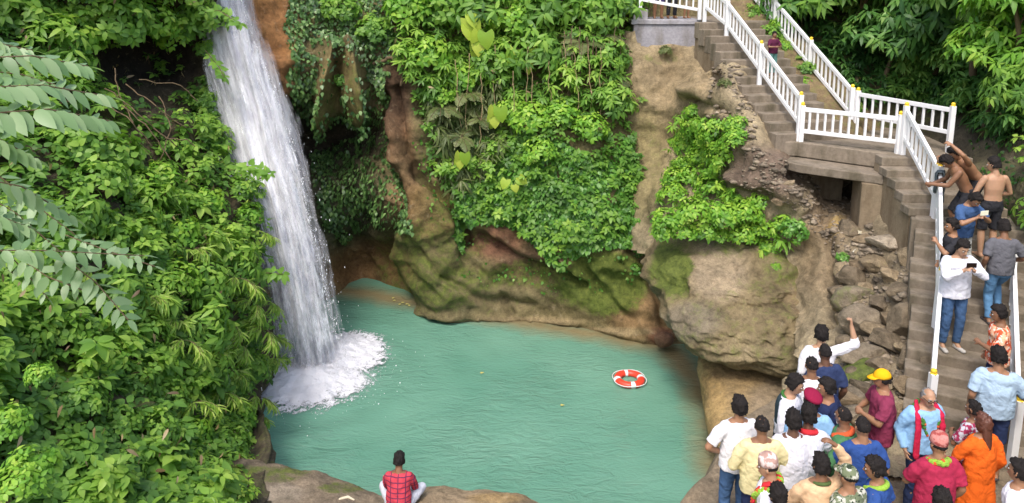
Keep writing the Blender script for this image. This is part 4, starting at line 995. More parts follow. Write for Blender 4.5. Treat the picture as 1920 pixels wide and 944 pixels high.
# small moss leaves on the near ledge
L = Leaves(T_OVAL, 14)
P, N, c = scatter(bank, [(330, 840), (440, 850), (470, 900), (450, 960), (300, 960)], 420, rg, (0.0, 0.2), 0.3)
shoots(L, P, nrm(N + UPV + rg.normal(0, .3, P.shape)), 5, 0.10, rg.beta(3, 2, len(P)), tipdroop=.3)
stuff('ground_cover', [L], L_BRIGHT, 'small bright leaves creeping onto the near mossy ledge')

L = Leaves(T_LANCE, 41); r41 = np.random.default_rng(41)
for sf, poly, n in ((bank, BANK, 230), (cliff, MID_UP, 160), (wood, WOOD, 120)):
    P, N, c = scatter(sf, poly, n, r41, (0.25, 0.6), .5, 1.2, -.5)
    L.add(P, nrm(-UPV + r41.normal(0, .6, P.shape)), nrm(N + r41.normal(0, .5, P.shape)), r41.uniform(.08, .18, len(P)), r41.random(len(P)))
stuff('dead_leaves', [L], L_DRYL, 'brown dead leaves caught here and there in the green growth')
# ---- individual plants ------------------------------------------------------
def stems_mb(pts, r=0.012):
    m = MB()
    for (a, b) in pts: m.cap(a, b, r, r * .5, seg=6)
    return m
def bush_meshes(seed, leaf, k, size, R_, H_, nsh, droop, spread=1.0, basal=0.0):
    L = Leaves(leaf, seed); rg = L.rg
    th = rg.random(nsh) * 6.28; u = rg.random(nsh) ** .5; zz = rg.random(nsh)
    P = np.stack([np.cos(th) * u * R_, np.sin(th) * u * R_, H_ * (0.15 + 0.85 * zz * np.sqrt(np.maximum(0.05, 1 - u ** 2)))], -1)
    P += rg.normal(0, .05 * R_, P.shape)
    A = nrm(P * np.array([1, 1, .6]) + UPV * .35 * R_ + rg.normal(0, .15 * R_, P.shape))
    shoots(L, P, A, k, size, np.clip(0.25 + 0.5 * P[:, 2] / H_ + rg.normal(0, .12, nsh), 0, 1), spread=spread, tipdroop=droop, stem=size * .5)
    st = []
    for i in range(0, nsh, max(1, nsh // 14)): st.append(((P[i] * .08).tolist(), P[i].tolist()))
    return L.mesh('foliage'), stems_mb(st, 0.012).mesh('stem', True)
def fan_mesh(seed, n, length, leaf, droop, width_spread=1.2):
    """bamboo-like spray: arching canes with fans of long leaves"""
    L = Leaves(leaf, seed); rg = L.rg; st = []
    for i in range(n):
        a = rg.uniform(-1.3, 1.3); d = np.array([math.sin(a), -math.cos(a) * .7, .75]); d /= np.linalg.norm(d); p = np.zeros(3); ln = length * rg.uniform(.6, 1.1)
        for s_ in range(7):
            q = p + d * ln / 7; st.append((p.tolist(), q.tolist())); p = q; d = nrm((d + np.array([0, 0, -.17]))[None])[0]
            if s_ >= 2:
                for j in range(5):
                    Y = nrm((d + rg.normal(0, .45, 3) - UPV * rg.uniform(.1, .7))[None]); L.add(p[None], Y, nrm((UPV + rg.normal(0, .4, 3))[None]), rg.uniform(.20, .34) * droop, float(np.clip(rg.normal(.5, .2), 0, 1)))
    return L.mesh('foliage'), stems_mb(st, 0.007).mesh('stem', True)
def fern_mesh(seed, n, length, pair=22, leaf=T_LEAFLET, wd=.26, arch=.2, spread=3.14, taper=True, rnd=.5, up=.7):
    """fronds: an arching rachis with paired leaflets"""
    L = Leaves(leaf, seed); rg = L.rg; st = []
    for i in range(n):
        a = rg.uniform(-spread, spread); d = np.array([math.sin(a), -math.cos(a), up * rg.uniform(.6, 1.3)]); d /= np.linalg.norm(d); p = np.zeros(3); ln = length * rg.uniform(.7, 1.1); rr = float(np.clip(rnd + rg.normal(0, .2), 0, 1))
        for s_ in range(pair):
            t = (s_ + 1) / pair; q = p + d * ln / pair; st.append((p.tolist(), q.tolist())); p = q; d = nrm((d + np.array([0, 0, -arch * 2.2 / pair]))[None])[0]
            if t < .12: continue
            side = nrm(np.cross(d, UPV)[None])[0]; w_ = wd * ln * (math.sin(math.pi * min(1, t * .9 + .12)) ** .6 if taper else 1.0)
            for sg in (-1, 1):
                L.add(p[None], nrm((side * sg + d * .35 - UPV * .12 + rg.normal(0, .06, 3))[None]), nrm((np.cross(side, d) + rg.normal(0, .12, 3))[None]), w_, rr)
        L.add(p[None], d[None], UPV[None], wd * ln * .6, rr)
    return L.mesh('foliage'), stems_mb(st, 0.006).mesh('stem', True)
def taro_mesh(seed, n, size):
    L = Leaves(T_HEART, seed); rg = L.rg; st = []
    for i in range(n):
        a = rg.uniform(-1.6, 1.6); r_ = rg.uniform(.1, .35); p = np.array([math.sin(a) * r_, -math.cos(a) * r_ * .8 - .05, rg.uniform(.15, .55)])
        st.append(((0, 0, 0), p.tolist()))
        L.add(p[None], nrm((np.array([math.sin(a) * .5, -.55, -.75]) + rg.normal(0, .15, 3))[None]), nrm((np.array([0, -.8, .7]) + rg.normal(0, .2, 3))[None]), size * rg.uniform(.75, 1.15), float(np.clip(rg.normal(.6, .2), 0, 1)))
    return L.mesh('foliage'), stems_mb(st, 0.009).mesh('stem', True)
PROTO = {}
def proto(key, fn, mat):
    if key not in PROTO:
        a, b = fn(); a.materials.append(mat); b.materials.append(M_DRY if 'dry' in key else M_BARK); PROTO[key] = (a, b)
    return PROTO[key]
KIND = {
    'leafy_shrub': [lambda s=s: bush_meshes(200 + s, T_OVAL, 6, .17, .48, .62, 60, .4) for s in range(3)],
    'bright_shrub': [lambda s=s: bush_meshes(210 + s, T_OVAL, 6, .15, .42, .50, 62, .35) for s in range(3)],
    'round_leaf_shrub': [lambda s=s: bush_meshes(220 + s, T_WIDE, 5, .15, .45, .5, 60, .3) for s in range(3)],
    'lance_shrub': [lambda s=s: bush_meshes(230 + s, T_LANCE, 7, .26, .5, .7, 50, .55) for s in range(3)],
    'bamboo_plant': [lambda s=s: fan_mesh(240 + s, 7, .85, T_NARROW, 1.0) for s in range(3)],
    'fern': [lambda s=s: fern_mesh(250 + s, 9, .6, arch=.55) for s in range(3)],
    'taro_plant': [lambda s=s: taro_mesh(260 + s, 4, .40) for s in range(3)],
    'tree_crown': [lambda s=s: bush_meshes(270 + s, T_LANCE, 7, .27, .95, 1.5, 210, .7) for s in range(3)],
}
def plant(kind, px, py, scale, mat, label, surf=None, cat='plant', group=None, out=0.15, rz=None, tilt=None, Y=None, name=None):
    var = KIND[kind]; vi = (int(px) + int(py)) % len(var)
    a, b = proto((kind, vi, mat.name), var[vi], mat)
    if Y is None:
        P, N = surf.pts(np.array([float(px)]), np.array([float(py)])); p = Vector(P[0]) + Vector(N[0]) * out * scale; n = Vector(N[0])
    else: p = WY(px, py, Y); n = Vector((0, -.5, 1))
    p.z -= 0.15 * scale
    root = empty(name or kind, tuple(p), label=label, cat=cat, group=group)
    ax = (Vector((0, 0, 1)) * 1.0 + n * (0.7 if tilt is None else tilt)).normalized()
    q = Vector((0, 0, 1)).rotation_difference(ax)
    root.rotation_mode = 'QUATERNION'; root.rotation_quaternion = q @ Matrix.Rotation(random.uniform(0, 6.28) if rz is None else rz, 3, 'Z').to_quaternion()
    root.scale = (scale, scale, scale * random.uniform(.85, 1.1))
    link('foliage', a, None, root); link('stem', b, None, root)
    return root
PN = 'plant'
LBL = {'leafy_shrub': 'green leafy shrub among many on the steep left bank', 'bright_shrub': 'bright yellow green shrub standing out on the left bank', 'round_leaf_shrub': 'round leaved green shrub on the left bank', 'lance_shrub': 'narrow leaved green shrub on the left bank'}
# left bank plants, top to bottom
for (k, x, y, s_) in [('leafy_shrub', 40, 30, 1.3), ('bright_shrub', 120, 50, 1.3), ('leafy_shrub', 200, 20, 1.3), ('bright_shrub', 270, 15, 1.2), ('bright_shrub', 150, 60, .9), ('lance_shrub', 90, 110, 1.2), ('bright_shrub', 330, 40, 1.1), ('leafy_shrub', 392, 90, .5), ('leafy_shrub', 385, 30, 1.0),
        ('leafy_shrub', 385, 195, .7), ('lance_shrub', 390, 260, .9), ('round_leaf_shrub', 130, 290, 1.1), ('round_leaf_shrub', 190, 300, 1.1), ('bright_shrub', 240, 350, 1.0), ('round_leaf_shrub', 160, 370, 1.0), ('bright_shrub', 300, 330, .9), ('round_leaf_shrub', 330, 370, .9), ('bright_shrub', 380, 380, .9), ('leafy_shrub', 440, 370, .8), ('bright_shrub', 455, 410, .7),
        ('round_leaf_shrub', 250, 420, 1.0), ('bright_shrub', 330, 440, .9), ('leafy_shrub', 400, 440, .9), ('round_leaf_shrub', 290, 480, .9), ('leafy_shrub', 200, 470, .9), ('bright_shrub', 310, 530, .9), ('lance_shrub', 420, 500, .9), ('leafy_shrub', 360, 540, .9),
        ('round_leaf_shrub', 40, 500, .9), ('bright_shrub', 30, 590, .8), ('round_leaf_shrub', 90, 560, .8), ('bright_shrub', 150, 600, .8), ('round_leaf_shrub', 100, 640, .75), ('leafy_shrub', 30, 650, .7), ('bright_shrub', 200, 610, .8), ('leafy_shrub', 260, 640, .8), ('bright_shrub', 180, 690, .7), ('round_leaf_shrub', 230, 720, .75), ('bright_shrub', 290, 690, .7),
        ('round_leaf_shrub', 300, 750, .7), ('leafy_shrub', 360, 700, .8), ('lance_shrub', 340, 620, .9), ('round_leaf_shrub', 420, 720, .7), ('leafy_shrub', 130, 780, .6), ('round_leaf_shrub', 200, 800, .6), ('leafy_shrub', 270, 830, .6), ('bright_shrub', 350, 810, .7), ('leafy_shrub', 400, 850, .7), ('bright_shrub', 320, 900, .55), ('leafy_shrub', 220, 890, .5), ('leafy_shrub', 120, 880, .5), ('bright_shrub', 420, 790, .7), ('lance_shrub', 380, 900, .6), ('leafy_shrub', 455, 690, .7), ('lance_shrub', 60, 450, 1.0), ('lance_shrub', 20, 540, .9), ('lance_shrub', 280, 400, 1.0), ('lance_shrub', 200, 560, .9), ('lance_shrub', 60, 200, 1.1), ('lance_shrub', 300, 560, .8), ('lance_shrub', 120, 430, .9)]:
    mat = {'leafy_shrub': L_BROAD, 'bright_shrub': L_BRIGHT, 'round_leaf_shrub': L_BROAD, 'lance_shrub': L_BROAD}[k]
    plant(k, x, y, s_, mat, LBL[k], bank, 'shrub', 'shrubs on the left bank: ' + k.replace('_', ' '))
for (x, y, s_) in [(470, 500, .8), (450, 560, .85), (480, 620, .7), (400, 600, .8), (470, 670, .6), (440, 750, .7), (330, 760, .7), (300, 600, .7), (420, 640, .8), (470, 440, .7), (360, 660, .7), (485, 560, .6), (400, 520, .9), (380, 740, .7), (460, 780, .6), (250, 560, .8), (340, 470, .8), (445, 610, .9), (405, 690, .8), (150, 520, .8), (310, 640, .8), (370, 440, .8), (480, 660, .7), (430, 470, .8)]:
    plant('bamboo_plant', x, y, s_, L_BAMBOO, 'long leaved bamboo spray leaning from the left bank towards the pool', bank, 'bamboo', 'bamboo sprays on the left bank', out=.35, rz=R(random.uniform(-30, 75)))
for (x, y, s_) in [(225, 225, 1.2), (370, 170, .9), (350, 290, 1.0), (235, 260, 1.0)]: plant('fern', x, y, s_, L_FERN, 'green fern beside the dark hollow on the upper left bank', bank, 'fern', 'ferns by the dark hollow')
for (x, y, s_) in [(120, 700, .8), (70, 760, .8), (170, 830, .8), (230, 770, .7), (60, 850, .7), (290, 660, .7)]: plant('fern', x, y, s_, L_OLIVE, 'olive brown fern low on the left bank', bank, 'fern', 'olive ferns low on the left bank')
# cliff plants
for (x, y, s_, t) in [(940, 225, 1.0, 'pair of large yellow green heart leaves in the middle of the cliff'), (850, 70, 1.3, 'large pale green taro leaves high on the cliff left of centre'), (905, 95, 1.2, 'large pale green taro leaves high on the cliff just right of another clump'), (985, 125, 1.1, 'large hanging heart leaf right of the clumps high on the cliff'), (870, 295, .8, 'small yellow heart leaves above the bare brown rock of the cliff'), (975, 345, .7, 'small yellow heart leaves low among the creeper')]:
    plant('taro_plant', x, y, s_, L_YEL, t, cliff, 'plant', None, out=.55, rz=0.0, tilt=.4)
for (k, x, y, s_) in [('bright_shrub', 760, 30, 1.5), ('leafy_shrub', 820, 20, 1.6), ('lance_shrub', 900, 30, 1.6), ('bright_shrub', 960, 50, 1.4), ('lance_shrub', 1030, 30, 1.6), ('leafy_shrub', 1100, 40, 1.5), ('lance_shrub', 1150, 20, 1.3), ('bright_shrub', 790, 110, 1.3), ('bright_shrub', 860, 140, 1.3), ('leafy_shrub', 930, 130, 1.2), ('lance_shrub', 1010, 110, 1.4),
        ('bright_shrub', 1000, 230, 1.2), ('bright_shrub', 960, 210, 1.0), ('bright_shrub', 1050, 220, 1.1), ('bright_shrub', 1020, 290, 1.0), ('bright_shrub', 1100, 250, 1.0), ('leafy_shrub', 1120, 120, 1.2), ('lance_shrub', 1140, 200, 1.0), ('leafy_shrub', 700, 60, 1.0), ('leafy_shrub', 640, 20, 1.0), ('bright_shrub', 820, 170, 1.0)]:
    mat = L_BRIGHT if k == 'bright_shrub' else L_BROAD
    plant(k, x, y, s_, mat, {'leafy_shrub': 'green leafy shrub rooted on the cliff above the pool', 'bright_shrub': 'bright green shrub rooted on the cliff above the pool', 'lance_shrub': 'narrow leaved shrub rooted high on the cliff'}[k], cliff, 'shrub', 'shrubs on the cliff: ' + k.replace('_', ' '), out=.3)
for (x, y, s_) in [(820, 200, 1.2), (870, 170, 1.2), (860, 250, 1.1), (900, 220, 1.2), (1080, 90, 1.5), (1110, 70, 1.4), (1130, 160, 1.2)]: plant('fern', x, y, s_, L_OLIVE, 'olive brown fern drooping on the cliff face', cliff, 'fern', 'olive ferns on the cliff', out=.4)
# bush on the tan slope
BL = 'bright yellow green shrub in the patch on the tan slope above the boulder'
for (x, y, s_) in [(1310, 225, .75), (1350, 235, .8), (1385, 260, .7), (1290, 275, .7), (1330, 290, .85), (1370, 300, .8), (1270, 265, .55), (1300, 335, .85), (1340, 350, .9), (1270, 370, .8), (1250, 410, .75), (1300, 400, .9), (1350, 400, .9), (1380, 370, .6), (1400, 400, .75), (1430, 430, .7), (1390, 440, .7), (1440, 460, .6), (1470, 420, .6), (1425, 375, .55), (1280, 310, .6), (1300, 205, .5), (1330, 255, .8), (1360, 270, .7), (1290, 250, .6), (1340, 320, .8), (1310, 300, .7), (1380, 235, .6), (1240, 435, .6), (1280, 430, .7), (1320, 430, .7), (1270, 340, .7), (1350, 440, .5)]:
    yy = float(hill.f(np.array([float(x)]), np.array([float(y)]))[0]); yb = 14.75 + (y - 400) * -.01 if y > 395 else 99
    if y > 395: plant('bright_shrub', x, y, s_, L_BRIGHT, BL, None, 'shrub', 'yellow green shrubs on the tan slope', Y=min(yy, 15.3))
    else: plant('bright_shrub', x, y, s_, L_BRIGHT, BL, hill, 'shrub', 'yellow green shrubs on the tan slope')
plant('leafy_shrub', 1490, 425, .55, L_IVYB, 'dark bluish green shrub at the right end of the patch on the tan slope', hill, 'shrub')
plant('bright_shrub', 1455, 500, .22, L_BRIGHT, 'tiny green sprig growing out of the boulder face', None, 'plant', Y=14.05)
plant('round_leaf_shrub', 1582, 488, .26, L_IVYB, 'small dark green leafy sprig in the rubble', hill, 'plant')
plant('fern', 1205, 185, .35, L_FERN, 'small fern on the bare tan slope left of the stairs', hill, 'fern')
plant('bright_shrub', 1245, 98, .4, L_OLIVE, 'thin green tuft below the grey platform', hill, 'plant')
plant('leafy_shrub', 1365, 185, .3, L_OLIVE, 'dry greenish tuft against the wall of the upper stairs', hill, 'plant')
for (x, y, s_) in [(1200, 470, .3), (1215, 440, .35), (1190, 500, .25), (860, 455, .35), (640, 150, .4), (1170, 455, .4)]: plant('round_leaf_shrub', x, y, s_, L_IVYB, 'small leafy tuft hanging on the bare lower cliff', cliff, 'plant', 'small tufts on the lower cliff')
# trees of the wood behind the stairs: trunk and leafy crown each
def tree(px, py, Y, sc, mat, label, lean=0.0):
    base = WY(px, py, Y); root = empty('tree', tuple(base), label=label, cat='tree', group=None)
    m = MB(); p = Vector((0, 0, -0.6)); d = Vector((lean, -.1, 1)).normalized(); st = random.Random(px)
    for k in range(6):
        q = p + d * .42 * sc; m.cap(p, q, .075 * sc * (1 - k * .13), .075 * sc * (1 - (k + 1) * .13), seg=8); p = q; d = (d + Vector((st.uniform(-.2, .2), st.uniform(-.2, .2), 0))).normalized()
        if k > 1:
            e = Vector((st.uniform(-1, 1), st.uniform(-1, .3), .6)).normalized(); m.cap(p, p + e * .55 * sc, .028 * sc, .01 * sc, seg=6)
    m.obj('trunk', M_BARK, root, smooth=True)
    cr = empty('crown', parent=None) if False else None
    i = px % 3; a, b = proto(('tree_crown', i, mat.name), KIND['tree_crown'][i], mat)
    c1 = link('crown', a, None, root); c1.location = (lean * 1.2 * sc, -.15, .75 * sc); c1.scale = (sc, sc, sc); c1.rotation_euler = (R(12), 0, st.uniform(0, 6))
    return root
for i, (x, y, Y, s_, lab, mt) in enumerate([(1500, 60, 21.5, 1.3, 'feathery green tree directly behind the top of the right railing', L_FOREST), (1580, 60, 20.8, 1.4, 'green tree behind the middle of the right stair railing', L_BROAD), (1660, 40, 20.5, 1.5, 'green tree at the upper right with its crown above the landing railing', L_FOREST), (1640, 140, 19.8, 1.2, 'dark tree just above the left end of the landing back railing', L_FOREST),
        (1740, 120, 19.3, 1.4, 'dark green tree above the right end of the landing back railing', L_FOREST), (1760, 20, 19.6, 1.5, 'dark shaded tree high above the landing corner', L_FOREST), (1850, 170, 15.8, 1.0, 'bright leaved tree overhanging the bathers at the right', L_BRIGHT), (1900, 90, 15.2, 1.1, 'bright green tree in the upper right corner of the view', L_BRIGHT), (1830, 60, 17.3, 1.2, 'mid green tree between the dark tree and the bright corner tree', L_BROAD), (1910, 220, 14.6, .8, 'drooping green tree over the earth wall at the right edge', L_BROAD)]):
    tree(x, y + 30, Y, s_, mt, lab, random.uniform(-.2, .2))
for (k, x, y, z, s_) in [('bright_shrub', 7.35, 18.6, 6.5, .5), ('fern', 7.6, 19.5, 7.1, .6), ('bright_shrub', 7.9, 18.0, 5.9, .4), ('leafy_shrub', 7.0, 20.4, 7.5, .7), ('bright_shrub', 7.5, 20.8, 7.8, .8), ('fern', 7.95, 17.4, 5.7, .5), ('bright_shrub', 7.2, 19.9, 7.3, .5), ('leafy_shrub', 7.55, 19.0, 6.8, .5), ('leafy_shrub', 6.9, 21.6, 8.0, .7), ('leafy_shrub', 8.3, 17.9, 5.9, .5)]:
    o_ = plant(k, 1500, 100, s_, L_BRIGHT if k == 'bright_shrub' else L_FERN if k == 'fern' else L_BROAD, 'small ' + {'fern': 'fern', 'bright_shrub': 'bright weed', 'leafy_shrub': 'leafy bush'}[k] + ' on the earth strip inside the right stair railing', None, 'plant', 'weeds inside the right stair railing: ' + k.replace('_', ' '), Y=19); o_.location = (x, y, z)
L = Leaves(T_LANCE, 31)
P, N, c = scatter(hill, BUSH, 190, np.random.default_rng(31), (0.0, 0.3), 0.3, 1.2, -0.6)
shoots(L, P, nrm(N * .6 + UPV + np.random.default_rng(2).normal(0, .3, P.shape)), 7, 0.20, np.clip(0.5 + c * .4, 0, 1), tipdroop=.6)
stuff('undergrowth', [L], L_BRIGHT, 'bright drooping leaves between the shrubs on the tan slope')
# dead sticks in the dark hollow, hanging roots on the cliff
def sticks(lab, pts, r=.018, mat=M_BARK, n=1, cat='branch', group=None):
    m = MB()
    P0 = [Vector(WY(*p)) for p in pts]; P = []
    for a, b in zip(P0[:-1], P0[1:]):
        for k in range(5): P.append(a.lerp(b, k / 5) + Vector((random.uniform(-1, 1), random.uniform(-1, 1), random.uniform(-1, 1))) * (b - a).length * .035)
    P.append(P0[-1])
    for a, b in zip(P[:-1], P[1:]): m.cap(a, b, r, r * .8, seg=7)
    o = m.obj('branch', mat, smooth=True); return tag(o, label=lab, cat=cat, group=group)
for i, pts in enumerate([[(200, 165, 15.0), (260, 215, 14.9), (330, 275, 15.2)], [(215, 130, 15.2), (225, 180, 15.0), (250, 230, 14.8)], [(240, 160, 15.3), (290, 200, 15.0), (350, 240, 15.4)], [(195, 190, 14.6), (250, 230, 14.5), (285, 275, 14.7)], [(300, 180, 15.6), (320, 240, 15.1), (300, 300, 14.9)], [(230, 200, 14.6), (280, 240, 14.6), (320, 300, 14.7)], [(260, 150, 15.6), (340, 160, 16.0), (370, 190, 16.2)], [(310, 260, 15.0), (350, 262, 15.2), (365, 275, 15.3)]]):
    sticks('bare brown dead branch in the dark hollow of the left bank', pts, .013, group='dead branches in the dark hollow')
for i in range(16):
    x = 1060 + i * 7.5 + random.uniform(-4, 4); y0 = 70 + random.uniform(-20, 30); Yc = float(cliff.f(np.array([x]), np.array([140.0]))[0]) - .55
    sticks('thin brown aerial root hanging down the cliff beside the tan slope', [(x, y0, Yc), (x + random.uniform(-6, 6), y0 + 60, Yc - .1), (x + random.uniform(-8, 8), y0 + 120, Yc)], .012, group='aerial roots hanging on the cliff', cat='root')
sticks('thick brown root running over the top edge of the cliff', [(700, 120, 20.2), (735, 108, 19.9), (760, 130, 19.8), (752, 160, 19.9)], .05, M_BARK, cat='root')
for i in range(12):
    x = 860 + i * 24 + random.uniform(-9, 9); y0 = 90 + random.uniform(-30, 60); Yc = float(cliff.f(np.array([x]), np.array([y0 + 60.]))[0]) - .75; yl = random.uniform(80, 190)
    sticks('thin green vine hanging in front of the growth in the middle of the cliff', [(x, y0, Yc), (x + random.uniform(-10, 10), y0 + yl * .5, Yc - .1), (x + random.uniform(-14, 14), y0 + yl, Yc)], .011, M_DRY, group='vines hanging in the middle of the cliff', cat='vine')
# foreground compound-leaf branches, close to the camera at the left
def compound(pts, n_pairs, leaf_len, label, Y=None, seed=0, flip=1):
    P = [Vector(WY(*p)) for p in pts]; root = empty('leaf_branch', tuple(P[0]), label=label, cat='branch', group='pale compound leaves hanging into view at the left')
    L = Leaves(tmpl(.22, 5, .12, .03), seed); rg = L.rg; st = MB(); o0 = P[0]
    def bez(t):
        k = t * (len(P) - 1); i = min(int(k), len(P) - 2); return P[i].lerp(P[i + 1], k - i)
    prev = bez(0)
    for i in range(1, 25): q = bez(i / 24); st.cap(prev - o0, q - o0, .005, .004, seg=6); prev = q
    for i in range(n_pairs):
        t = (i + 1) / (n_pairs + .5) + rg.uniform(-.012, .012); p = bez(min(t, 1)); d = (bez(min(1, t + .05)) - bez(max(0, t - .05))).normalized()
        view = (Vector((0, 0, HC)) - p).normalized(); nn = (Vector((0, 0, 1)) * .8 + view * .5).normalized(); side = d.cross(nn).normalized()
        sz = leaf_len * (0.65 + .5 * math.sin(math.pi * min(1, .15 + t * .8)))
        for sg in (-1, 1):
            Yd = np.array(side * sg + d * .45 + Vector((0, 0, -.22))); L.add(np.array(p - o0)[None], nrm(Yd[None] + rg.normal(0, .13, 3)), nrm((np.array(nn) + rg.normal(0, .28, 3))[None]), sz * rg.uniform(.88, 1.08), float(np.clip(rg.normal(.55, .2), 0, 1)))
    e = bez(1); L.add(np.array(e - o0)[None], np.array((bez(1) - bez(.93)).normalized())[None], UPV[None], leaf_len * .8, .6)
    link('foliage', L.mesh('foliage'), L_PALE, root); link('stem', st.mesh('stem', True), M_BARK, root)
for i, (pts, n, ln) in enumerate([
    ([(-60, 110, 4.2), (60, 105, 4.4), (165, 125, 4.7)], 10, .15), ([(-60, 165, 4.0), (80, 160, 4.3), (205, 182, 4.7)], 12, .15), ([(-50, 215, 4.0), (90, 205, 4.2), (210, 228, 4.6)], 12, .16),
    ([(-70, 255, 4.2), (0, 262, 4.3), (70, 300, 4.5)], 8, .13), ([(-60, 330, 4.3), (40, 350, 4.5), (140, 410, 4.8)], 9, .14), ([(-60, 400, 4.2), (10, 410, 4.4), (60, 430, 4.5)], 7, .13), ([(100, 470, 5.1), (180, 530, 5.1), (240, 600, 5.0)], 9, .15),
    ([(-60, 470, 4.6), (80, 470, 4.9), (270, 480, 5.3)], 13, .14), ([(-40, 60, 4.4), (10, 85, 4.5), (60, 95, 4.6)], 6, .12), ([(-40, 300, 5.0), (60, 380, 5.1), (140, 440, 5.2)], 9, .13), ([(30, 480, 5.2), (90, 520, 5.2), (170, 550, 5.2)], 8, .13), ([(-40, 360, 5.4), (30, 400, 5.5), (110, 470, 5.6)], 9, .12), ([(-60, 440, 5.2), (20, 480, 5.3), (90, 560, 5.4)], 9, .12), ([(-50, 130, 4.6), (40, 140, 4.8), (120, 165, 5.0)], 9, .12), ([(120, 440, 5.8), (200, 470, 5.8), (290, 500, 5.9)], 9, .12)]):
    compound(pts, n, ln, 'pale grey green compound leaf branch hanging close in front at the left', seed=300 + i)
for i, (x, y, Y, s_) in enumerate([(75, 700, 7.0, .3), (60, 880, 5.2, .45), (30, 905, 5.0, .4), (10, 790, 5.6, .4)]):
    plant('bright_shrub', x, y, s_, L_BRIGHT, 'bright yellow green sprig in the lower left corner of the view', None, 'plant', 'sprigs in the lower left corner', Y=Y)
for pts, n in [([(370, 25, 17.6), (410, 20, 16.8), (450, 45, 16.4)], 8), ([(385, 95, 17.4), (410, 125, 17.0), (420, 145, 16.8)], 6), ([(430, 320, 15.6), (465, 312, 15.2), (505, 325, 15.0)], 9), ([(480, 520, 14.8), (500, 512, 14.6), (530, 515, 14.5)], 6)]:
    P = [Vector(WY(*p)) for p in pts]; L = Leaves(T_OVAL, int(pts[0][0])); st = MB()
    root = empty('twig', tuple(P[0]), label='leafy twig reaching out across the edge of the waterfall', cat='twig', group='twigs across the waterfall')
    for a, b in zip(P[:-1], P[1:]): st.cap(a - P[0], b - P[0], .01, .008, seg=6)
    Q = np.array([np.array(P[0].lerp(P[1], t * 2) if t < .5 else P[1].lerp(P[2], t * 2 - 1)) - np.array(P[0]) for t in np.linspace(.2, 1, n)])
    shoots(L, Q, np.tile([.6, -.5, .6], (n, 1)), 5, .2, np.full(n, .5), tipdroop=.5)
    link('foliage', L.mesh('foliage'), L_BROAD, root); link('stem', st.mesh('stem', True), M_BARK, root)
# ---------------------------------------------------------------- people
SKINS = {'a': (0.30, 0.155, 0.085), 'b': (0.22, 0.11, 0.06), 'c': (0.40, 0.23, 0.14), 'd': (0.13, 0.065, 0.04)}
_mc = {}
def skin_mat(k):
    if 'skin' + k not in _mc:
        c = SKINS[k]; m = MatB('skin_' + k, 0.5, 0.4); n = m.noise(14, 4, 0.6)
        m.col(m.mix(n, tuple(x * .85 for x in c), tuple(min(1, x * 1.18) for x in c)))
        m.b.inputs['Subsurface Weight'].default_value = 0.08; m.b.inputs['Subsurface Scale'].default_value = 0.01
        _mc['skin' + k] = m.m
    return _mc['skin' + k]
def cloth(c, pat=None, c2=None, c3=None, scale=1.0):
    key = (c, pat, c2, c3, scale)
    if key in _mc: return _mc[key]
    m = MatB('cloth', 0.9, 0.15); n = m.noise(16, 5, 0.65); n2 = m.noise(5, 3, 0.6, dist=1.2)
    base = m.mix(n, tuple(x * .86 for x in c), tuple(min(1, x * 1.1) for x in c))
    if pat == 'blotch':
        b = m.noise(13 * scale, 2, 0.5); base = m.mix(m.ramp(b, [(.50, 0.), (.56, 1.)]), base, c2)
        if c3: b = m.noise(21 * scale, 2, 0.5, stretch=(1, 1.3, 1.1)); base = m.mix(m.ramp(b, [(.58, 0.), (.62, 1.)]), base, c3)
    elif pat == 'stripe':
        s = m.n('ShaderNodeSeparateXYZ'); m.l(m.obj(), s.inputs[0])
        def saw(o, f, th):
            a = m.n('ShaderNodeMath', operation='MULTIPLY'); m.l(s.outputs[o], a.inputs[0]); a.inputs[1].default_value = f
            b = m.n('ShaderNodeMath', operation='FRACT'); m.l(a.outputs[0], b.inputs[0]); c_ = m.n('ShaderNodeMath', operation='LESS_THAN'); m.l(b.outputs[0], c_.inputs[0]); c_.inputs[1].default_value = th
            return c_.outputs[0]
        base = m.mix(saw(2, 14.0, .22), base, c2); base = m.mix(saw(0, 9.0, .14), base, c2)
    m.col(base); m.bump(n2, 0.6, 0.045)
    _mc[key] = m.m; return m.m
M_HAIR = plain('black_hair', (0.016, 0.013, 0.012), 0.75, 0.2, 0.5, 60, 0.02)
M_HAIRG = plain('greying_hair', (0.20, 0.19, 0.18), 0.6, 0.3, 0.4, 40, 0.01)
M_HAIRB = plain('henna_hair', (0.10, 0.035, 0.02), 0.5, 0.45, 0.4, 40, 0.01)
M_EYE = plain('eye_white', (0.6, 0.58, 0.55), 0.3); M_IRIS = plain('iris', (0.02, 0.012, 0.01), 0.2)
M_LIP = plain('lip', (0.22, 0.075, 0.06), 0.5); M_SOLE = plain('shoe', (0.06, 0.05, 0.05), 0.7); M_SHOEG = plain('grey_shoe', (0.42, 0.40, 0.37), 0.7)
M_LEAFG = plain('garland_leaf', (0.05, 0.16, 0.03), 0.6, 0.3, 0.5, 60); M_MARI = plain('marigold', (0.55, 0.09, 0.03), 0.8, 0.2, 0.5, 60)
DEFER = []
def later(o, vox, sm, disp=0.0):
    r = o.modifiers.new('r', 'REMESH'); r.mode = 'VOXEL'; r.voxel_size = vox; r.use_smooth_shade = True
    if sm: s = o.modifiers.new('s', 'SMOOTH'); s.factor = 0.5; s.iterations = sm
    if disp:
        if 'wrinkle' not in bpy.data.textures:
            t = bpy.data.textures.new('wrinkle', 'CLOUDS'); t.noise_scale = 0.075; t.noise_depth = 2
        d = o.modifiers.new('d', 'DISPLACE'); d.texture = bpy.data.textures['wrinkle']; d.strength = disp; d.mid_level = 0.5; d.texture_coords = 'LOCAL'
    DEFER.append(o)
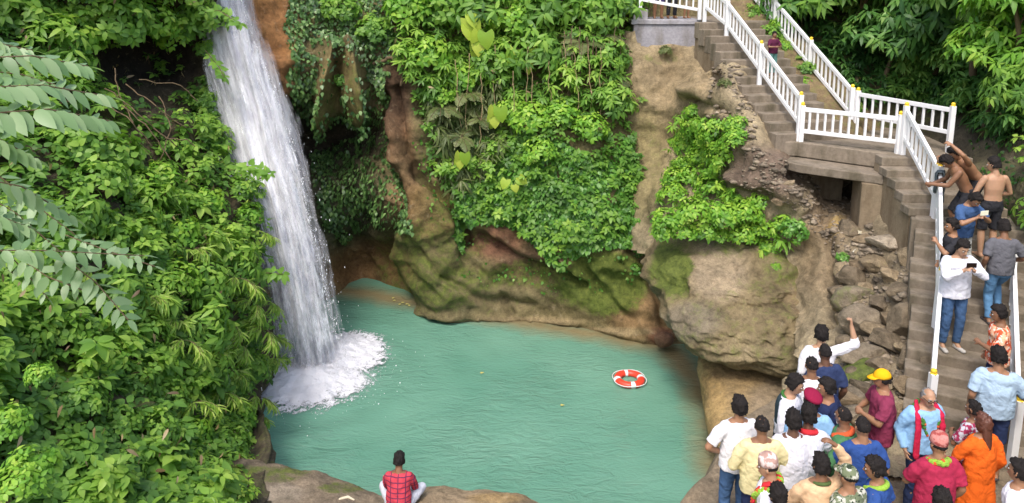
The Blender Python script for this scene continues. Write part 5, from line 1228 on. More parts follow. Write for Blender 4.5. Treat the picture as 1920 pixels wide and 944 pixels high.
def ik(a, b, l1, l2, hint):
    d = b - a; L = d.length
    if L > (l1 + l2) * .995: b = a + d * ((l1 + l2) * .995 / L); d = b - a; L = d.length
    x = (l1 * l1 - l2 * l2 + L * L) / (2 * L); h = math.sqrt(max(0, l1 * l1 - x * x)); u = d / L
    n = Vector(hint); n = n - u * n.dot(u)
    if n.length < 1e-4: n = Vector((1, 0, 0))
    return a + u * x + n.normalized() * h, b
ARM = {  # wrist, elbow hint (right arm; person frame, x right, y forward, z up from the hip joints), finger curl, hand direction or None
    'down': ((.25, .05, -.02), (.3, -1, 0), .45, None), 'hip': ((.175, .06, .10), (1, -.35, .1), .5, (-.6, .2, -.6)), 'front': ((.07, .25, .22), (.8, -.2, -.6), .6, (-.7, .3, .3)),
    'chest': ((.05, .22, .36), (1, 0, -.5), .8, (-.5, .1, .7)), 'phone': ((.07, .27, .40), (1, -.1, -.7), .9, (-.4, .2, .8)), 'up': ((.34, .22, .88), (1, -.2, -.2), .9, (0, .1, 1)), 'headtouch': ((.13, .03, .92), (1, .2, .2), .6, (-.8, .2, .3)),
    'fwd': ((.20, .42, .28), (.5, -.3, -.8), .6, None), 'back': ((.05, -.17, .06), (1, -.4, .2), .5, (-.8, 0, 0)), 'rail': ((.34, .34, .26), (.4, -.5, -.8), .95, None), 'lap': ((.20, .34, .02), (1, -.2, .2), .5, (-.3, .6, -.5)), 'bend': ((.16, .20, .10), (.7, -.7, 0), .6, (-.5, .7, 0))}
def hand(mb, W, u, n, v, curl, s):
    """palm, four unequal bent fingers and a thumb leaving the side of the palm"""
    mb.cap(W - u * .015 * s, W + u * .045 * s, .029 * s, .037 * s, seg=10, flat=(n, .52)); mb.cap(W + u * .045 * s, W + u * .078 * s, .037 * s, .036 * s, seg=10, flat=(n, .46))
    for k, (off, ln) in enumerate(((-.030, .058), (-.0105, .073), (.0105, .079), (.030, .070))):
        r0 = W + u * .080 * s + v * off * s; sp = u + v * off * 3.2
        a1 = curl * .9; d1 = (sp.normalized() * math.cos(a1) + n * math.sin(a1)); p1 = r0 + d1 * ln * .45 * s
        a2 = curl * 1.9; d2 = (sp.normalized() * math.cos(a2) + n * math.sin(a2)); p2 = p1 + d2 * ln * .32 * s; a3 = curl * 2.6
        p3 = p2 + (sp.normalized() * math.cos(a3) + n * math.sin(a3)) * ln * .25 * s
        mb.cap(r0 - u * .012 * s, p1, .0098 * s, .009 * s, seg=8); mb.cap(p1, p2, .009 * s, .0082 * s, seg=8); mb.cap(p2, p3, .0082 * s, .0072 * s, seg=8)
    t0 = W + u * .022 * s + v * .026 * s; t1 = t0 + (u * .55 + v * .8 + n * .25).normalized() * .036 * s; t2 = t1 + (u * .85 + v * .3 + n * (.2 + curl * .5)).normalized() * .032 * s
    mb.cap(t0, t1, .0135 * s, .011 * s, seg=8); mb.cap(t1, t2, .011 * s, .009 * s, seg=8)
def person(label, pos, yaw, h=1.68, skin='a', top=None, sleeve='short', bottom=None, blen=1.0, lean=0.0, side=0.0, head=(0, 0), arms=('down', 'down'), hair='short', hmat=None, build=1.0, legs='stand', shoes=None, hem=-.06, collar=False, extra=(), group=None, dress=None, female=False, twist=0.0, hands=None, skinny_top=False):
    """yaw: degrees clockwise from facing away (+Y). lean/side: trunk tilt forward / to the right in degrees."""
    s = h / 1.70; pos = Vector(pos); root = empty('person', tuple(pos), -R(yaw), label=label, cat='person', group=group)
    hipz = {'stand': .93, 'sit': .11, 'step': .90, 'bend': .86}[legs] * s
    Z = Vector((0, 0, 1)); O = Vector((0, 0, hipz))
    M = Matrix.Rotation(-R(twist), 3, 'Z') @ Matrix.Rotation(R(side), 3, 'Y') @ Matrix.Rotation(-R(lean), 3, 'X')
    def T(x, y, z): return O + M @ (Vector((x, y, z)) * s)
    bw = build; sh = (.165 if female else .182)
    # --- joints
    neck0 = T(0, -.005, .50); Mh = M @ Matrix.Rotation(-R(head[0]), 3, 'Z') @ Matrix.Rotation(-R(head[1]), 3, 'X')
    if lean > 35: Mh = Matrix.Rotation(-R(lean * .5), 3, 'X') @ Matrix.Rotation(-R(head[0]), 3, 'Z') @ Matrix.Rotation(-R(head[1]), 3, 'X')
    neck1 = neck0 + (M @ Vector((0, .012, .05)) + Mh @ Vector((0, .0, .02))) * s; hc = neck1 + Mh @ Vector((0, .022, .105)) * s
    SH, EL, WR, UU = {}, {}, {}, {}
    for sg, nm in ((1, arms[1]), (-1, arms[0])):
        spec = ARM[nm] if isinstance(nm, str) else nm
        w_, hint, curl, hd = spec
        a = T(sg * sh * (1 + (bw - 1) * .5), 0, .455)
        tgt = T(sg * w_[0], w_[1], w_[2]) if lean < 35 else O + Matrix.Rotation(-R(min(lean, 60)), 3, 'X') @ Vector((sg * w_[0], w_[1], w_[2])) * s
        e, wr = ik(a, tgt, .285 * s, .245 * s, M @ Vector((sg * hint[0], hint[1], hint[2]))); SH[sg], EL[sg], WR[sg] = a, e, wr
        UU[sg] = ((wr - e).normalized() if hd is None else (M @ Vector((sg * hd[0], hd[1], hd[2])) * .75 + (wr - e).normalized() * .5).normalized(), curl)
    HIP, KN, AN = {}, {}, {}
    for sg in (1, -1):
        hp = O + Vector((sg * .088, 0, -.03)) * s
        if legs == 'sit': kn = hp + Vector((sg * .22, .34, .10)) * s; an = Vector((-sg * .06, .30, .07)) * s + Vector((sg * .04, 0.03 * sg, 0)) * s
        elif legs == 'bend': kn, an = ik(hp, Vector((sg * .13, .02, .075)) * s, .425 * s, .405 * s, (sg * .2, 1, 0))
        elif legs == 'step': kn, an = ik(hp, Vector((sg * .10, .16 if sg > 0 else -.05, .075 + (.12 if sg > 0 else 0))) * s, .425 * s, .405 * s, (0, 1, 0))
        else: kn, an = ik(hp, Vector((sg * .105, .0, .075)) * s, .425 * s, .405 * s, (sg * .15, 1, 0))
        HIP[sg], KN[sg], AN[sg] = hp, kn, an
    # --- one continuous body
    b = MB()
    def torso(mb, g=1.0, add=0.0, z0=-.08, hemw=None, top=.53):
        prof = [(-.10, .125, .085), (-.05, .158, .105), (0, .168, .112), (.08, .155, .108), (.17, .140 if not female else .125, .102), (.28, .158, .112), (.38, .176, .114), (.44, .180, .104), (.48, .158, .088), (.505, .118, .072), (.53, .070, .060)]
        rings = []
        zs = [z0] + [p[0] for p in prof if p[0] > z0 + .02 and p[0] <= top]
        for z in zs:
            rx = np.interp(z, [p[0] for p in prof], [p[1] for p in prof]); ry = np.interp(z, [p[0] for p in prof], [p[2] for p in prof])
            if female: rx *= .93
            if 0.05 < z < .3: ry *= (1 + (bw - 1) * 1.6)
            if hemw and z < .2: rx = max(rx, hemw[0]); ry = max(ry, hemw[1])
            rx = rx * bw * g + add; ry = ry * g + add + (bw - 1) * .05
            kx = min(1, max(0, (z + .02) / .12)) if legs != 'sit' else 1
            rings.append([(O + Vector((rx * math.cos(t), ry * math.sin(t), z)) * s).lerp(T(rx * math.cos(t), ry * math.sin(t) + (.015 if z > .3 else 0), z), kx if z < .1 else 1) for t in [2 * math.pi * j / 20 for j in range(20)]])
        mb.grid_tube(rings)
    torso(b)
    b.cap(neck0, neck1 + Mh @ Vector((0, .005, .05)) * s, .062 * s * (bw ** .5), .054 * s, seg=12)
    b.ell(hc, (.073 * s, .092 * s, .108 * s), Mh); b.ell(hc + Mh @ Vector((0, .030, -.050)) * s, (.054 * s, .062 * s, .066 * s), Mh)
    b.cap(hc + Mh @ Vector((0, .088, .012)) * s, hc + Mh @ Vector((0, .108, -.022)) * s, .009 * s, .015 * s, seg=8)
    b.cap(hc + Mh @ Vector((-.03, .082, .026)) * s, hc + Mh @ Vector((.03, .082, .026)) * s, .012 * s, .012 * s, seg=8)
    b.cap(hc + Mh @ Vector((-.012, .088, -.052)) * s, hc + Mh @ Vector((.012, .088, -.052)) * s, .010 * s, .010 * s, seg=8)
    for sg in (1, -1):
        b.ell(hc + Mh @ Vector((sg * .076, -.004, -.006)) * s, (.012 * s, .020 * s, .031 * s), Mh, 10, 7)
        k = bw ** .6 * (.88 if female else 1)
        b.cap(SH[sg] - M @ Vector((sg * .02, 0, 0)) * s, SH[sg].lerp(EL[sg], .35), .058 * s * k, .052 * s * k); b.cap(SH[sg].lerp(EL[sg], .35), EL[sg], .052 * s * k, .040 * s * k)
        b.cap(EL[sg], EL[sg].lerp(WR[sg], .3), .040 * s * k, .043 * s * k); b.cap(EL[sg].lerp(WR[sg], .3), WR[sg], .043 * s * k, .027 * s)
        u, curl = UU[sg]; fr = M @ Vector((-sg, .25, 0)); n = (fr - u * fr.dot(u)).normalized(); v = n.cross(u) * (1 if sg > 0 else -1)
        if v.dot(M @ Vector((0, 1, .3))) < 0: v = -v
        hand(b, WR[sg], u, n, v, curl, s)
        b.cap(HIP[sg], HIP[sg].lerp(KN[sg], .5), .090 * s * bw ** .5, .072 * s); b.cap(HIP[sg].lerp(KN[sg], .5), KN[sg], .072 * s, .056 * s)
        b.cap(KN[sg], KN[sg].lerp(AN[sg], .35), .054 * s, .058 * s); b.cap(KN[sg].lerp(AN[sg], .35), AN[sg], .058 * s, .037 * s)
        fd = Vector((sg * .15, 1, 0)).normalized() if legs != 'sit' else Vector((-sg * .8, .5, 0)).normalized()
        heel = AN[sg] - fd * .035 * s - Z * .04 * s; toe = AN[sg] + fd * .15 * s - Z * .048 * s
        b.cap(AN[sg], heel, .036 * s, .034 * s); b.cap(heel, toe, .034 * s, .025 * s, flat=(Z, .8)); b.cap(AN[sg], AN[sg] + fd * .08 * s - Z * .035 * s, .036 * s, .030 * s)
        if shoes is not None:
            q = MB(); q.cap(heel - Z * .006, toe + fd * .015 - Z * .002, .041 * s, .036 * s, flat=(Z, .8)); q.cap(AN[sg] - Z * .02, heel.lerp(toe, .35), .040 * s, .036 * s); o = q.obj('shoe', shoes, root, smooth=True)
    body = b.obj('body', skin_mat(skin), root); later(body, .0105, 2)
    # --- face
    for sg in (1, -1):
        e = MB().ell(hc + Mh @ Vector((sg * .031, .083, .006)) * s, (.014 * s, .009 * s, .009 * s), Mh, 10, 7).obj('eye', M_EYE, root, smooth=True)
        i = MB().ell(hc + Mh @ Vector((sg * .031, .0905, .006)) * s, (.006 * s, .004 * s, .0065 * s), Mh, 8, 6).obj('iris', M_IRIS, e, smooth=True)
        MB().cap(hc + Mh @ Vector((sg * .014, .094, .030)) * s, hc + Mh @ Vector((sg * .050, .080, .030)) * s, .0055 * s, .004 * s, seg=6).obj('eyebrow', hmat or M_HAIR, root, smooth=True)
    MB().cap(hc + Mh @ Vector((-.022, .091, -.051)) * s, hc + Mh @ Vector((.022, .091, -.051)) * s, .0065 * s, .0065 * s, seg=8).obj('mouth', M_LIP, root, smooth=True)
    # --- hair: one shell that dives under the skin outside the hairline
    capped = any(getattr(f, 'is_cap', False) for f in extra)
    if hair:
        m = MB(); rings = []; seg, rn = 40, 26; sd = random.random() * 50
        line = {'short': .035, 'bald': .075, 'long': .040, 'bun': .045, 'crop': .04}[hair]
        for i in range(rn):
            th = math.pi * (i + .01) / (rn - .98); ring = []
            for j in range(seg):
                a = 2 * math.pi * j / seg; d = Vector((math.sin(th) * math.sin(a), math.sin(th) * math.cos(a), math.cos(th)))   # y forward
                p = Vector((d.x * .073, d.y * .092, d.z * .108))
                fz = line + (.03 if d.y > .3 else 0)
                low = -.075 if hair in ('long',) else (-.045 if hair != 'crop' else -.02)
                lim = fz if d.y > .42 else (fz + (low - fz) * min(1, (.42 - d.y) / .40))
                on = p.z > lim
                if capped and p.z > .022: on = False
                if hair == 'bald' and d.z > .55 and d.y > -.55: on = False
                th_ = {'short': .020, 'bald': .008, 'long': .024, 'bun': .016, 'crop': .009}[hair]
                k = 1 + (th_ + .020 * noise.noise(d * 4 + Vector((sd, 0, 0))) + (.022 * noise.noise(d * 11 + Vector((sd, 3, 0))) if hair != 'crop' else 0) + (.012 if d.z > .5 and hair == 'short' else 0)) / .09
                if not on: k = .86
                ring.append(hc + Mh @ (p * k) * s)
            rings.append(ring)
        m.grid_tube(rings)
        if hair == 'long':
            m2 = m; m2.cap(hc + Mh @ Vector((0, -.06, .0)) * s, neck0 + M @ Vector((0, -.085, -.10)) * s, .075 * s, .045 * s, seg=14, flat=(M @ Vector((0, 1, 0)), .6))
        if hair == 'bun': m.ell(hc + Mh @ Vector((0, -.115, -.02)) * s, (.042 * s, .036 * s, .042 * s), Mh, 12, 8)
        m.obj('hair', hmat or M_HAIR, root, smooth=True)
    # --- clothes
    if top is not None:
        c = MB(); hw = (.175, .125)
        torso(c, 1.03, .016, z0=hem, hemw=hw, top=.505)
        c.cap(neck0 - M @ Vector((0, 0, .03)) * s, neck0 + M @ Vector((0, .004, .016)) * s, .082 * s, .068 * s, ends=False, seg=14)
        for sg in (1, -1):
            k = bw ** .6; r1 = .071 * s * k
            c.cap(SH[sg] - M @ Vector((sg * .03, 0, .0)) * s, SH[sg].lerp(EL[sg], .3), .070 * s * k, r1)
            if sleeve == 'none': continue
            if sleeve == 'short': c.cap(SH[sg].lerp(EL[sg], .2), SH[sg].lerp(EL[sg], .82), r1, .069 * s * k, ends=False)
            else:
                c.cap(SH[sg].lerp(EL[sg], .3), EL[sg], r1, .057 * s * k); f = .93 if sleeve == 'long' else .35
                c.cap(EL[sg], EL[sg].lerp(WR[sg], f), .057 * s * k, .045 * s if f > .5 else .054 * s, ends=False)
        o = c.obj('shirt', top, root); later(o, .0115, 5, .026 * s)
        if collar:
            q = MB(); 
            for t in range(-5, 6): 
                a0 = R(90 + t * 30); a1 = R(90 + (t + 1) * 30)
                if t < 5: q.cap(neck0 + M @ Vector((.070 * math.cos(a0), .064 * math.sin(a0) + .008, .02)) * s, neck0 + M @ Vector((.070 * math.cos(a1), .064 * math.sin(a1) + .008, .02)) * s, .014 * s, .014 * s, seg=8)
            q.obj('collar', top, root, smooth=True)
    if bottom is not None:
        c = MB(); rr = []
        for (z, rx, ry) in ((-.10, .150, .110), (-.04, .172, .122), (.03, .170, .120), (.085, .162, .116)):
            rr.append([O + Vector((rx * bw * math.cos(t), ry * math.sin(t), z)) * s for t in [2 * math.pi * j / 20 for j in range(20)]])
        c.grid_tube(rr)
        for sg in (1, -1):
            mid = HIP[sg].lerp(KN[sg], .5); c.cap(HIP[sg], mid, .100 * s * bw ** .5, .084 * s)
            if blen >= 1: c.cap(mid, KN[sg], .084 * s, .071 * s); c.cap(KN[sg], KN[sg].lerp(AN[sg], .93), .071 * s, .056 * s, ends=False)
            else: c.cap(mid, HIP[sg].lerp(KN[sg], min(.97, blen * 1.9)), .086 * s, .084 * s, ends=False)
        o = c.obj('trousers' if blen >= 1 else 'shorts', bottom, root); later(o, .0125, 4, .022 * s)
    if dress is not None:
        c = MB(); rings = []
        for (z, rx, ry) in ((-.78, .27, .23), (-.5, .245, .20), (-.2, .21, .165), (0, .185, .14), (.12, .165, .125), (.3, .168, .125)):
            rings.append([(T if z > .02 else (lambda x, y, zz: O + Vector((x, y, zz)) * s))(rx * bw * math.cos(t) * (1 + .04 * math.sin(t * 7)), ry * math.sin(t) * (1 + .04 * math.sin(t * 5)), z) for t in [2 * math.pi * j / 28 for j in range(28)]])
        c.grid_tube(rings); o = c.obj('skirt', dress, root); later(o, .014, 3, .02)
    P = dict(root=root, s=s, hc=hc, Mh=Mh, M=M, T=T, O=O, neck0=neck0, WR=WR, EL=EL, SH=SH, UU=UU, bw=bw)
    for f in extra: f(P)
    return P
# --- things worn (children of the person)
def w_cap(mat, brim=True):
    def f(P):
        s, hc, Mh = P['s'], P['hc'], P['Mh']; m = MB(); rings = []
        for i in range(8):
            t = i / 7 * math.pi / 2 * .98; rings.append([hc + Mh @ Vector(((.090 * math.cos(t)) * math.cos(a), -.004 + .106 * math.cos(t) * math.sin(a), .026 + .100 * math.sin(t))) * s for a in [2 * math.pi * j / 24 for j in range(24)]])
        m.grid_tube(rings)
        if brim:
            V = []; 
            for r_ in (0.0, 1.0):
                for j in range(9):
                    a = R(30 + 15 * j); V.append(hc + Mh @ Vector((.086 * math.cos(a) * (1 - .1 * r_), .085 * math.sin(a) + .088 * r_ * math.sin(a) ** .5, .034 - .022 * r_)) * s)
            n0 = len(V); V += [v + Mh @ Vector((0, 0, .008)) * s for v in V]
            Fs = []
            for j in range(8): Fs += [(j, 9 + j, 10 + j, j + 1), (n0 + j, n0 + j + 1, n0 + 10 + j, n0 + 9 + j), (9 + j, n0 + 9 + j, n0 + 10 + j, 10 + j), (j, j + 1, n0 + j + 1, n0 + j)]
            Fs += [(0, n0, n0 + 9, 9), (8, 17, n0 + 17, n0 + 8)]
            m.add(V, Fs)
        m.obj('cap', mat, P['root'], smooth=True)
    f.is_cap = True
    return f
def w_beret(mat):
    def f(P):
        s, hc, Mh = P['s'], P['hc'], P['Mh']; m = MB(); M2 = Mh @ Matrix.Rotation(R(16), 3, 'Y') @ Matrix.Rotation(R(14), 3, 'X')
        m.ell(hc + Mh @ Vector((.012, -.012, .075)) * s, (.112 * s, .125 * s, .052 * s), M2, 24, 12); m.cap(hc + Mh @ Vector((0, -.004, .035)) * s, hc + Mh @ Vector((0, -.004, .06)) * s, .086 * s, .09 * s, seg=20, ends=False)
        m.obj('beret', mat, P['root'], smooth=True)
    f.is_cap = True
    return f
def w_topi(mat):
    def f(P):
        s, hc, Mh = P['s'], P['hc'], P['Mh']; m = MB(); rings = []
        for (z, k) in ((.030, .95), (.034, 1.0), (.085, .96), (.118, .88), (.130, .70), (.131, .1)):
            rings.append([hc + Mh @ Vector((.088 * k * math.cos(a), -.004 + .105 * k * math.sin(a), z + .018 * (math.cos(a)) * (z > .08))) * s for a in [2 * math.pi * j / 24 for j in range(24)]])
        m.grid_tube(rings); m.obj('cap', mat, P['root'], smooth=True)
    f.is_cap = True
    return f
def w_glasses(P):
    s, hc, Mh = P['s'], P['hc'], P['Mh']; m = MB()
    for sg in (1, -1):
        c = hc + Mh @ Vector((sg * .032, .101, .006)) * s
        for j in range(12):
            a, b = 2 * math.pi * j / 12, 2 * math.pi * (j + 1) / 12
            m.cap(c + Mh @ Vector((.024 * math.cos(a), 0, .018 * math.sin(a))) * s, c + Mh @ Vector((.024 * math.cos(b), 0, .018 * math.sin(b))) * s, .003, .003, seg=6)
        m.cap(c + Mh @ Vector((sg * .024, 0, .004)) * s, hc + Mh @ Vector((sg * .080, .0, .004)) * s, .003, .003, seg=6)
    m.cap(hc + Mh @ Vector((-.009, .103, .008)) * s, hc + Mh @ Vector((.009, .103, .008)) * s, .003, .003, seg=6)
    m.obj('glasses', M_IRIS, P['root'], smooth=True)
def neck_path(P, drop, wd=.11, n=44, off=.03, back=.42):
    """loop from the nape over both shoulders down the chest"""
    T, bw = P['T'], P['bw']; out = []
    for i in range(n + 1):
        t = i / n; a = 2 * math.pi * t
        x = wd * math.sin(a) * (1.0 if math.cos(a) < 0 else .95); c = math.cos(a)          # c=1 nape, c=-1 chest bottom
        if c > 0: z = .50 + .03 * c; y = -.075 * c - off * .2
        else: z = .50 - drop * (-c) ** 1.2; y = .105 * min(1, (-c) * 2.2) + off
        out.append(T(x, y, z))
    return out
def w_garland(drop=.32, mats=None, r=.028, wd=.12):
    def f(P):
        path = neck_path(P, drop, wd); s = P['s']; st = random.Random(5)
        a, b = MB(), MB()
        for i, p in enumerate(path[:-1]):
            for k in range(3):
                q = p.lerp(path[i + 1], k / 3) + Vector((st.uniform(-.012, .012), st.uniform(-.012, .012), st.uniform(-.012, .012)))
                (a if (i * 3 + k) % 5 else b).ell(q, (r * s * st.uniform(.6, 1.1),) * 3, None, 6, 5)
        g = a.obj('garland', (mats or (M_LEAFG, M_MARI))[0], P['root']); b.obj('flower', (mats or (M_LEAFG, M_MARI))[1], g)
    return f
def w_shawl(mat, drop=.42, wd=.135, r=.045):
    def f(P):
        T = P['T']; m = MB()
        for sg in (1, -1):
            pts = [T(sg * .01, -.085, .50), T(sg * .07, -.06, .525), T(sg * wd * .8, .02, .52), T(sg * wd, .10, .44), T(sg * (wd + .01), .135, .30), T(sg * (wd + .015), .140, .46 - drop), T(sg * (wd + .01), .145, .40 - drop)]
            for a, b in zip(pts[:-1], pts[1:]): m.cap(a, b, r * P['s'], r * P['s'] * 1.05, seg=10, flat=(P['M'] @ Vector((0, 1, .3)), .42))
        o = m.obj('shawl', mat, P['root']); later(o, .011, 3, .01)
    return f
def w_vest(mat):
    def f(P):
        T, s, bw = P['T'], P['s'], P['bw']; m = MB(); rings = []
        for (z, rx, ry) in ((-.06, .200, .150), (.1, .190, .146), (.25, .192, .148), (.38, .205, .148), (.45, .195, .132), (.50, .140, .105)):
            ring = []
            for j in range(30):
                t = R(90 + 16 + (328) * j / 29); ring.append((rx * bw * math.cos(t), ry * math.sin(t), z))
            inner = [(x * .86, y * .84, z) for (x, y, z) in reversed(ring)]; rings.append([T(*p) for p in ring + inner])
        m.grid_tube(rings); o = m.obj('vest', mat, P['root'], smooth=True)
    return f
def w_patch(mat, p, r=.028):
    def f(P): MB().ell(P['T'](*p), (r, .012, r * 1.2), P['M'], 12, 7).obj('badge', mat, P['root'], smooth=True)
    return f
def w_scarf(mat, r=.03):
    def f(P):
        path = neck_path(P, .10, .088, 24, .0); m = MB()
        for a, b in zip(path[:-1], path[1:]): m.cap(a, b, r * P['s'], r * P['s'], seg=8)
        m.obj('scarf', mat, P['root'], smooth=True)
    return f

JEANS = cloth((0.055, 0.11, 0.22)); NAVY = cloth((0.022, 0.032, 0.085)); NAVY2 = cloth((0.03, 0.045, 0.11)); BLACKC = cloth((0.03, 0.03, 0.035)); WHITEC = cloth((0.74, 0.73, 0.76)); WHITE2 = cloth((0.68, 0.68, 0.74)); CREAM = cloth((0.68, 0.60, 0.33))
LBLUE = cloth((0.26, 0.46, 0.70)); MAROON = cloth((0.22, 0.035, 0.075)); GREEN = cloth((0.07, 0.19, 0.08)); ROYAL = cloth((0.03, 0.075, 0.25)); CRIM = cloth((0.36, 0.025, 0.065)); ORANGE_C = cloth((0.75, 0.13, 0.015))
PALEB = cloth((0.36, 0.48, 0.60)); GREYT = cloth((0.12, 0.12, 0.135)); REDS = cloth((0.55, 0.03, 0.04)); CHECK = cloth((0.52, 0.055, 0.08), 'stripe', (0.14, 0.03, 0.07)); FLORAL = cloth((0.62, 0.10, 0.04), 'blotch', (0.75, 0.42, 0.26), (0.75, 0.70, 0.62), 1.0)
CAMO = cloth((0.16, 0.19, 0.11), 'blotch', (0.50, 0.50, 0.42), (0.035, 0.05, 0.03), 1.3); PEACH = cloth((0.66, 0.44, 0.26)); BLUESH = cloth((0.05, 0.10, 0.22)); GARB = cloth((0.30, 0.03, 0.08), 'blotch', (0.5, 0.5, 0.55), None, 1.6)
YCAP = cloth((0.75, 0.40, 0.01)); BERET = cloth((0.24, 0.012, 0.045)); TOPI = cloth((0.55, 0.22, 0.19), 'blotch', (0.35, 0.08, 0.07), None, 1.5); TOPI2 = cloth((0.38, 0.24, 0.20), 'blotch', (0.6, 0.5, 0.46), None, 1.2)
SHAWL = cloth((0.50, 0.02, 0.06)); KHAKI = cloth((0.30, 0.24, 0.16)); DVEST = cloth((0.03, 0.05, 0.06)); PURPLE = cloth((0.07, 0.05, 0.16)); GREYS = cloth((0.30, 0.30, 0.32)); WSHORT = cloth((0.55, 0.55, 0.52)); PINK = cloth((0.75, 0.30, 0.35))
YG = plain('yellow_green_garland', (0.25, 0.42, 0.05), .7, .2, .5, 60); M_WHF = plain('white_flower', (0.75, 0.6, 0.5), .7, .2, .3, 60)
ZC = 2.585
def at(px, head_py, h=1.68, z=ZC, sit=None):
    """feet position of a person whose head top shows at (px, head_py), standing on level z"""
    Y = (HC - z - (sit or h)) / TT(head_py); p = WY(px, head_py, Y); return (p.x, p.y, z)
# 1 seated at the pool edge
person('person in a red checked shirt sitting alone on the near rocks facing the pool', at(745, 860, z=1.22, sit=.88), 2, 1.66, 'b', CHECK, 'half', cloth((0.50, 0.52, 0.58)), 1.0, lean=8, head=(0, 8), arms=('lap', 'lap'), legs='sit')
# crowd, from the water to the stairs
person('man in a white T-shirt with hand on hip at the water side', at(1388, 751, 1.72), -8, 1.72, 'a', WHITEC, 'short', JEANS, arms=('hip', 'down'), head=(6, -4), build=1.06, shoes=M_SOLE)
person('man in a cream yellow long shirt seen from behind', at(1431, 788, 1.68), 2, 1.68, 'b', CREAM, 'long', NAVY, arms=('bend', 'bend'), hair='crop', build=1.12, shoes=M_SOLE, hem=-.1)
person('man in a white shirt and dark trousers seen from behind right of the cream shirt', at(1490, 779, 1.70), 4, 1.70, 'd', WHITE2, 'long', BLACKC, arms=('down', 'down'), build=1.06, shoes=M_SOLE, collar=True, hem=-.08)
person('man in a white shirt with a red patterned scarf behind the maroon beret', at(1518, 768, 1.70), 12, 1.70, 'd', WHITE2, 'long', BLACKC, arms=('down', 'front'), build=1.0, extra=(w_scarf(REDS, .032),))
person('person in a maroon beret and light blue shirt in the middle of the crowd', at(1524, 738, 1.72), 10, 1.70, 'b', LBLUE, 'short', NAVY, arms=('down', 'down'), build=1.08, extra=(w_beret(BERET),))
person('man in a dark vest over white sleeves facing right beside the boulder ledge', at(1482, 702, 1.72), 125, 1.70, 'c', WHITE2, 'long', BLACKC, arms=('front', 'bend'), head=(-10, 14), extra=(w_vest(DVEST), w_scarf(cloth((.05, .16, .04)), .018)))
person('man in a bright white shirt seen from behind below the raised arm', at(1524, 675, 1.70), 10, 1.70, 'b', WHITEC, 'long', NAVY, arms=('down', 'front'), build=1.08, hair='crop')
person('man in a dark navy shirt seen from behind just below the raised arm', at(1550, 649, 1.72), -4, 1.70, 'd', NAVY2, 'short', BLACKC, arms=('down', 'down'), hair='crop', build=1.05)
person('man in a white T-shirt raising his right arm over the rubble', at(1542, 618, 1.74), 6, 1.74, 'c', WHITEC, 'half', NAVY, arms=('down', ((.40, .08, .80), (1, -.2, -.6), .9, (0, .1, 1))), head=(4, 0), build=1.05)
person('man in a navy shirt with a small white badge facing left in the crowd', at(1558, 716, 1.68), -50, 1.68, 'a', NAVY, 'short', BLACKC, arms=('front', 'down'), head=(-20, 6), extra=(w_patch(WHITEC, (-.08, -.135, .33)),))
person('man in a green jacket with a red garland and white sleeve in mid crowd', at(1588, 770, 1.66), -60, 1.66, 'b', GREEN, 'long', KHAKI, arms=('front', 'bend'), head=(30, 4), build=1.1, hair='crop', extra=(w_scarf(M_MARI, .034), w_vest(GREEN)))
person('man with cropped hair in a royal blue T-shirt seen from behind', at(1621, 790, 1.68), -2, 1.68, 'a', ROYAL, 'short', KHAKI, arms=('front', 'down'), hair='crop', build=1.02)
person('man in a yellow cap, maroon T-shirt and grey shorts standing beside the rubble', at(1662, 697, 1.70), -78, 1.70, 'a', MAROON, 'short', GREYS, .5, arms=('front', 'front'), head=(0, 6), extra=(w_cap(YCAP),), build=1.08, hem=-.14, shoes=M_SOLE)
person('elderly man in glasses and blue shirt with a crimson shawl and green garland', at(1738, 726, 1.66), 172, 1.66, 'c', LBLUE, 'long', NAVY2, arms=('down', 'down'), hair='bald', hmat=M_HAIRG, head=(8, 12), build=1.14, extra=(w_glasses, w_shawl(SHAWL, .46, .15), w_garland(.30)))
person('man in a crimson shirt and pink cap with an orange garland seen from behind', at(1764, 822, 1.66), -6, 1.66, 'a', CRIM, 'short', KHAKI, arms=('front', 'down'), hair='crop', build=1.16, extra=(w_topi(TOPI), w_garland(.25, (YG, M_MARI), .03, .10)))
person('woman in a long orange dress with reddish hair seen from behind', at(1848, 783, 1.58), -14, 1.58, 'a', ORANGE_C, 'long', PINK, 1.0, arms=('front', 'down'), hair='long', hmat=M_HAIRB, build=1.06, female=True, dress=ORANGE_C)
person('girl in a maroon and white patterned top behind the woman in orange', at(1832, 750, 1.55), -30, 1.50, 'b', GARB, 'short', cloth((.2, .03, .06)), 1.0, arms=('front', 'down'), hair='bun', female=True)
person('man in a pale blue T-shirt and navy shorts at the foot of the stairs', at(1877, 660, 1.78, 2.62), 24, 1.78, 'a', PALEB, 'short', NAVY2, .5, arms=('down', ((.20, .22, .20), (.6, -.6, -.3), .8, None)), build=1.14, head=(-20, 6), shoes=M_SOLE)
def on_stair(px, head_py, h):
    # the stair rises along dC: find the point of the sight line that stands one body height above a tread
    for k in range(400):
        Y = 8.6 + k * 0.015; p = WY(px, head_py, Y); rel = Vector((p.x, p.y, 0)) - Vector((LC.x, LC.y, 0)); t = rel.dot(dC)
        zt = LC.z + .1708 * (1 + math.floor(max(-1, t / .317))) if t > 0 else ZC
        if p.z <= zt + h: return (p.x, p.y, zt)
    return (p.x, p.y, p.z - h)
person('man in an orange and white floral shirt on the lower stairs facing left', on_stair(1882, 578, 1.66), -70, 1.66, 'b', FLORAL, 'short', NAVY, arms=('front', 'down'), head=(0, 10), legs='stand')
PW = person('man in a white long sleeved shirt and jeans holding a phone on the stairs', on_stair(1801, 450, 1.76), 180, 1.76, 'c', WHITE2, 'long', JEANS, arms=('phone', 'phone'), head=(0, 20), build=1.12, shoes=M_SHOEG, hem=-.10)
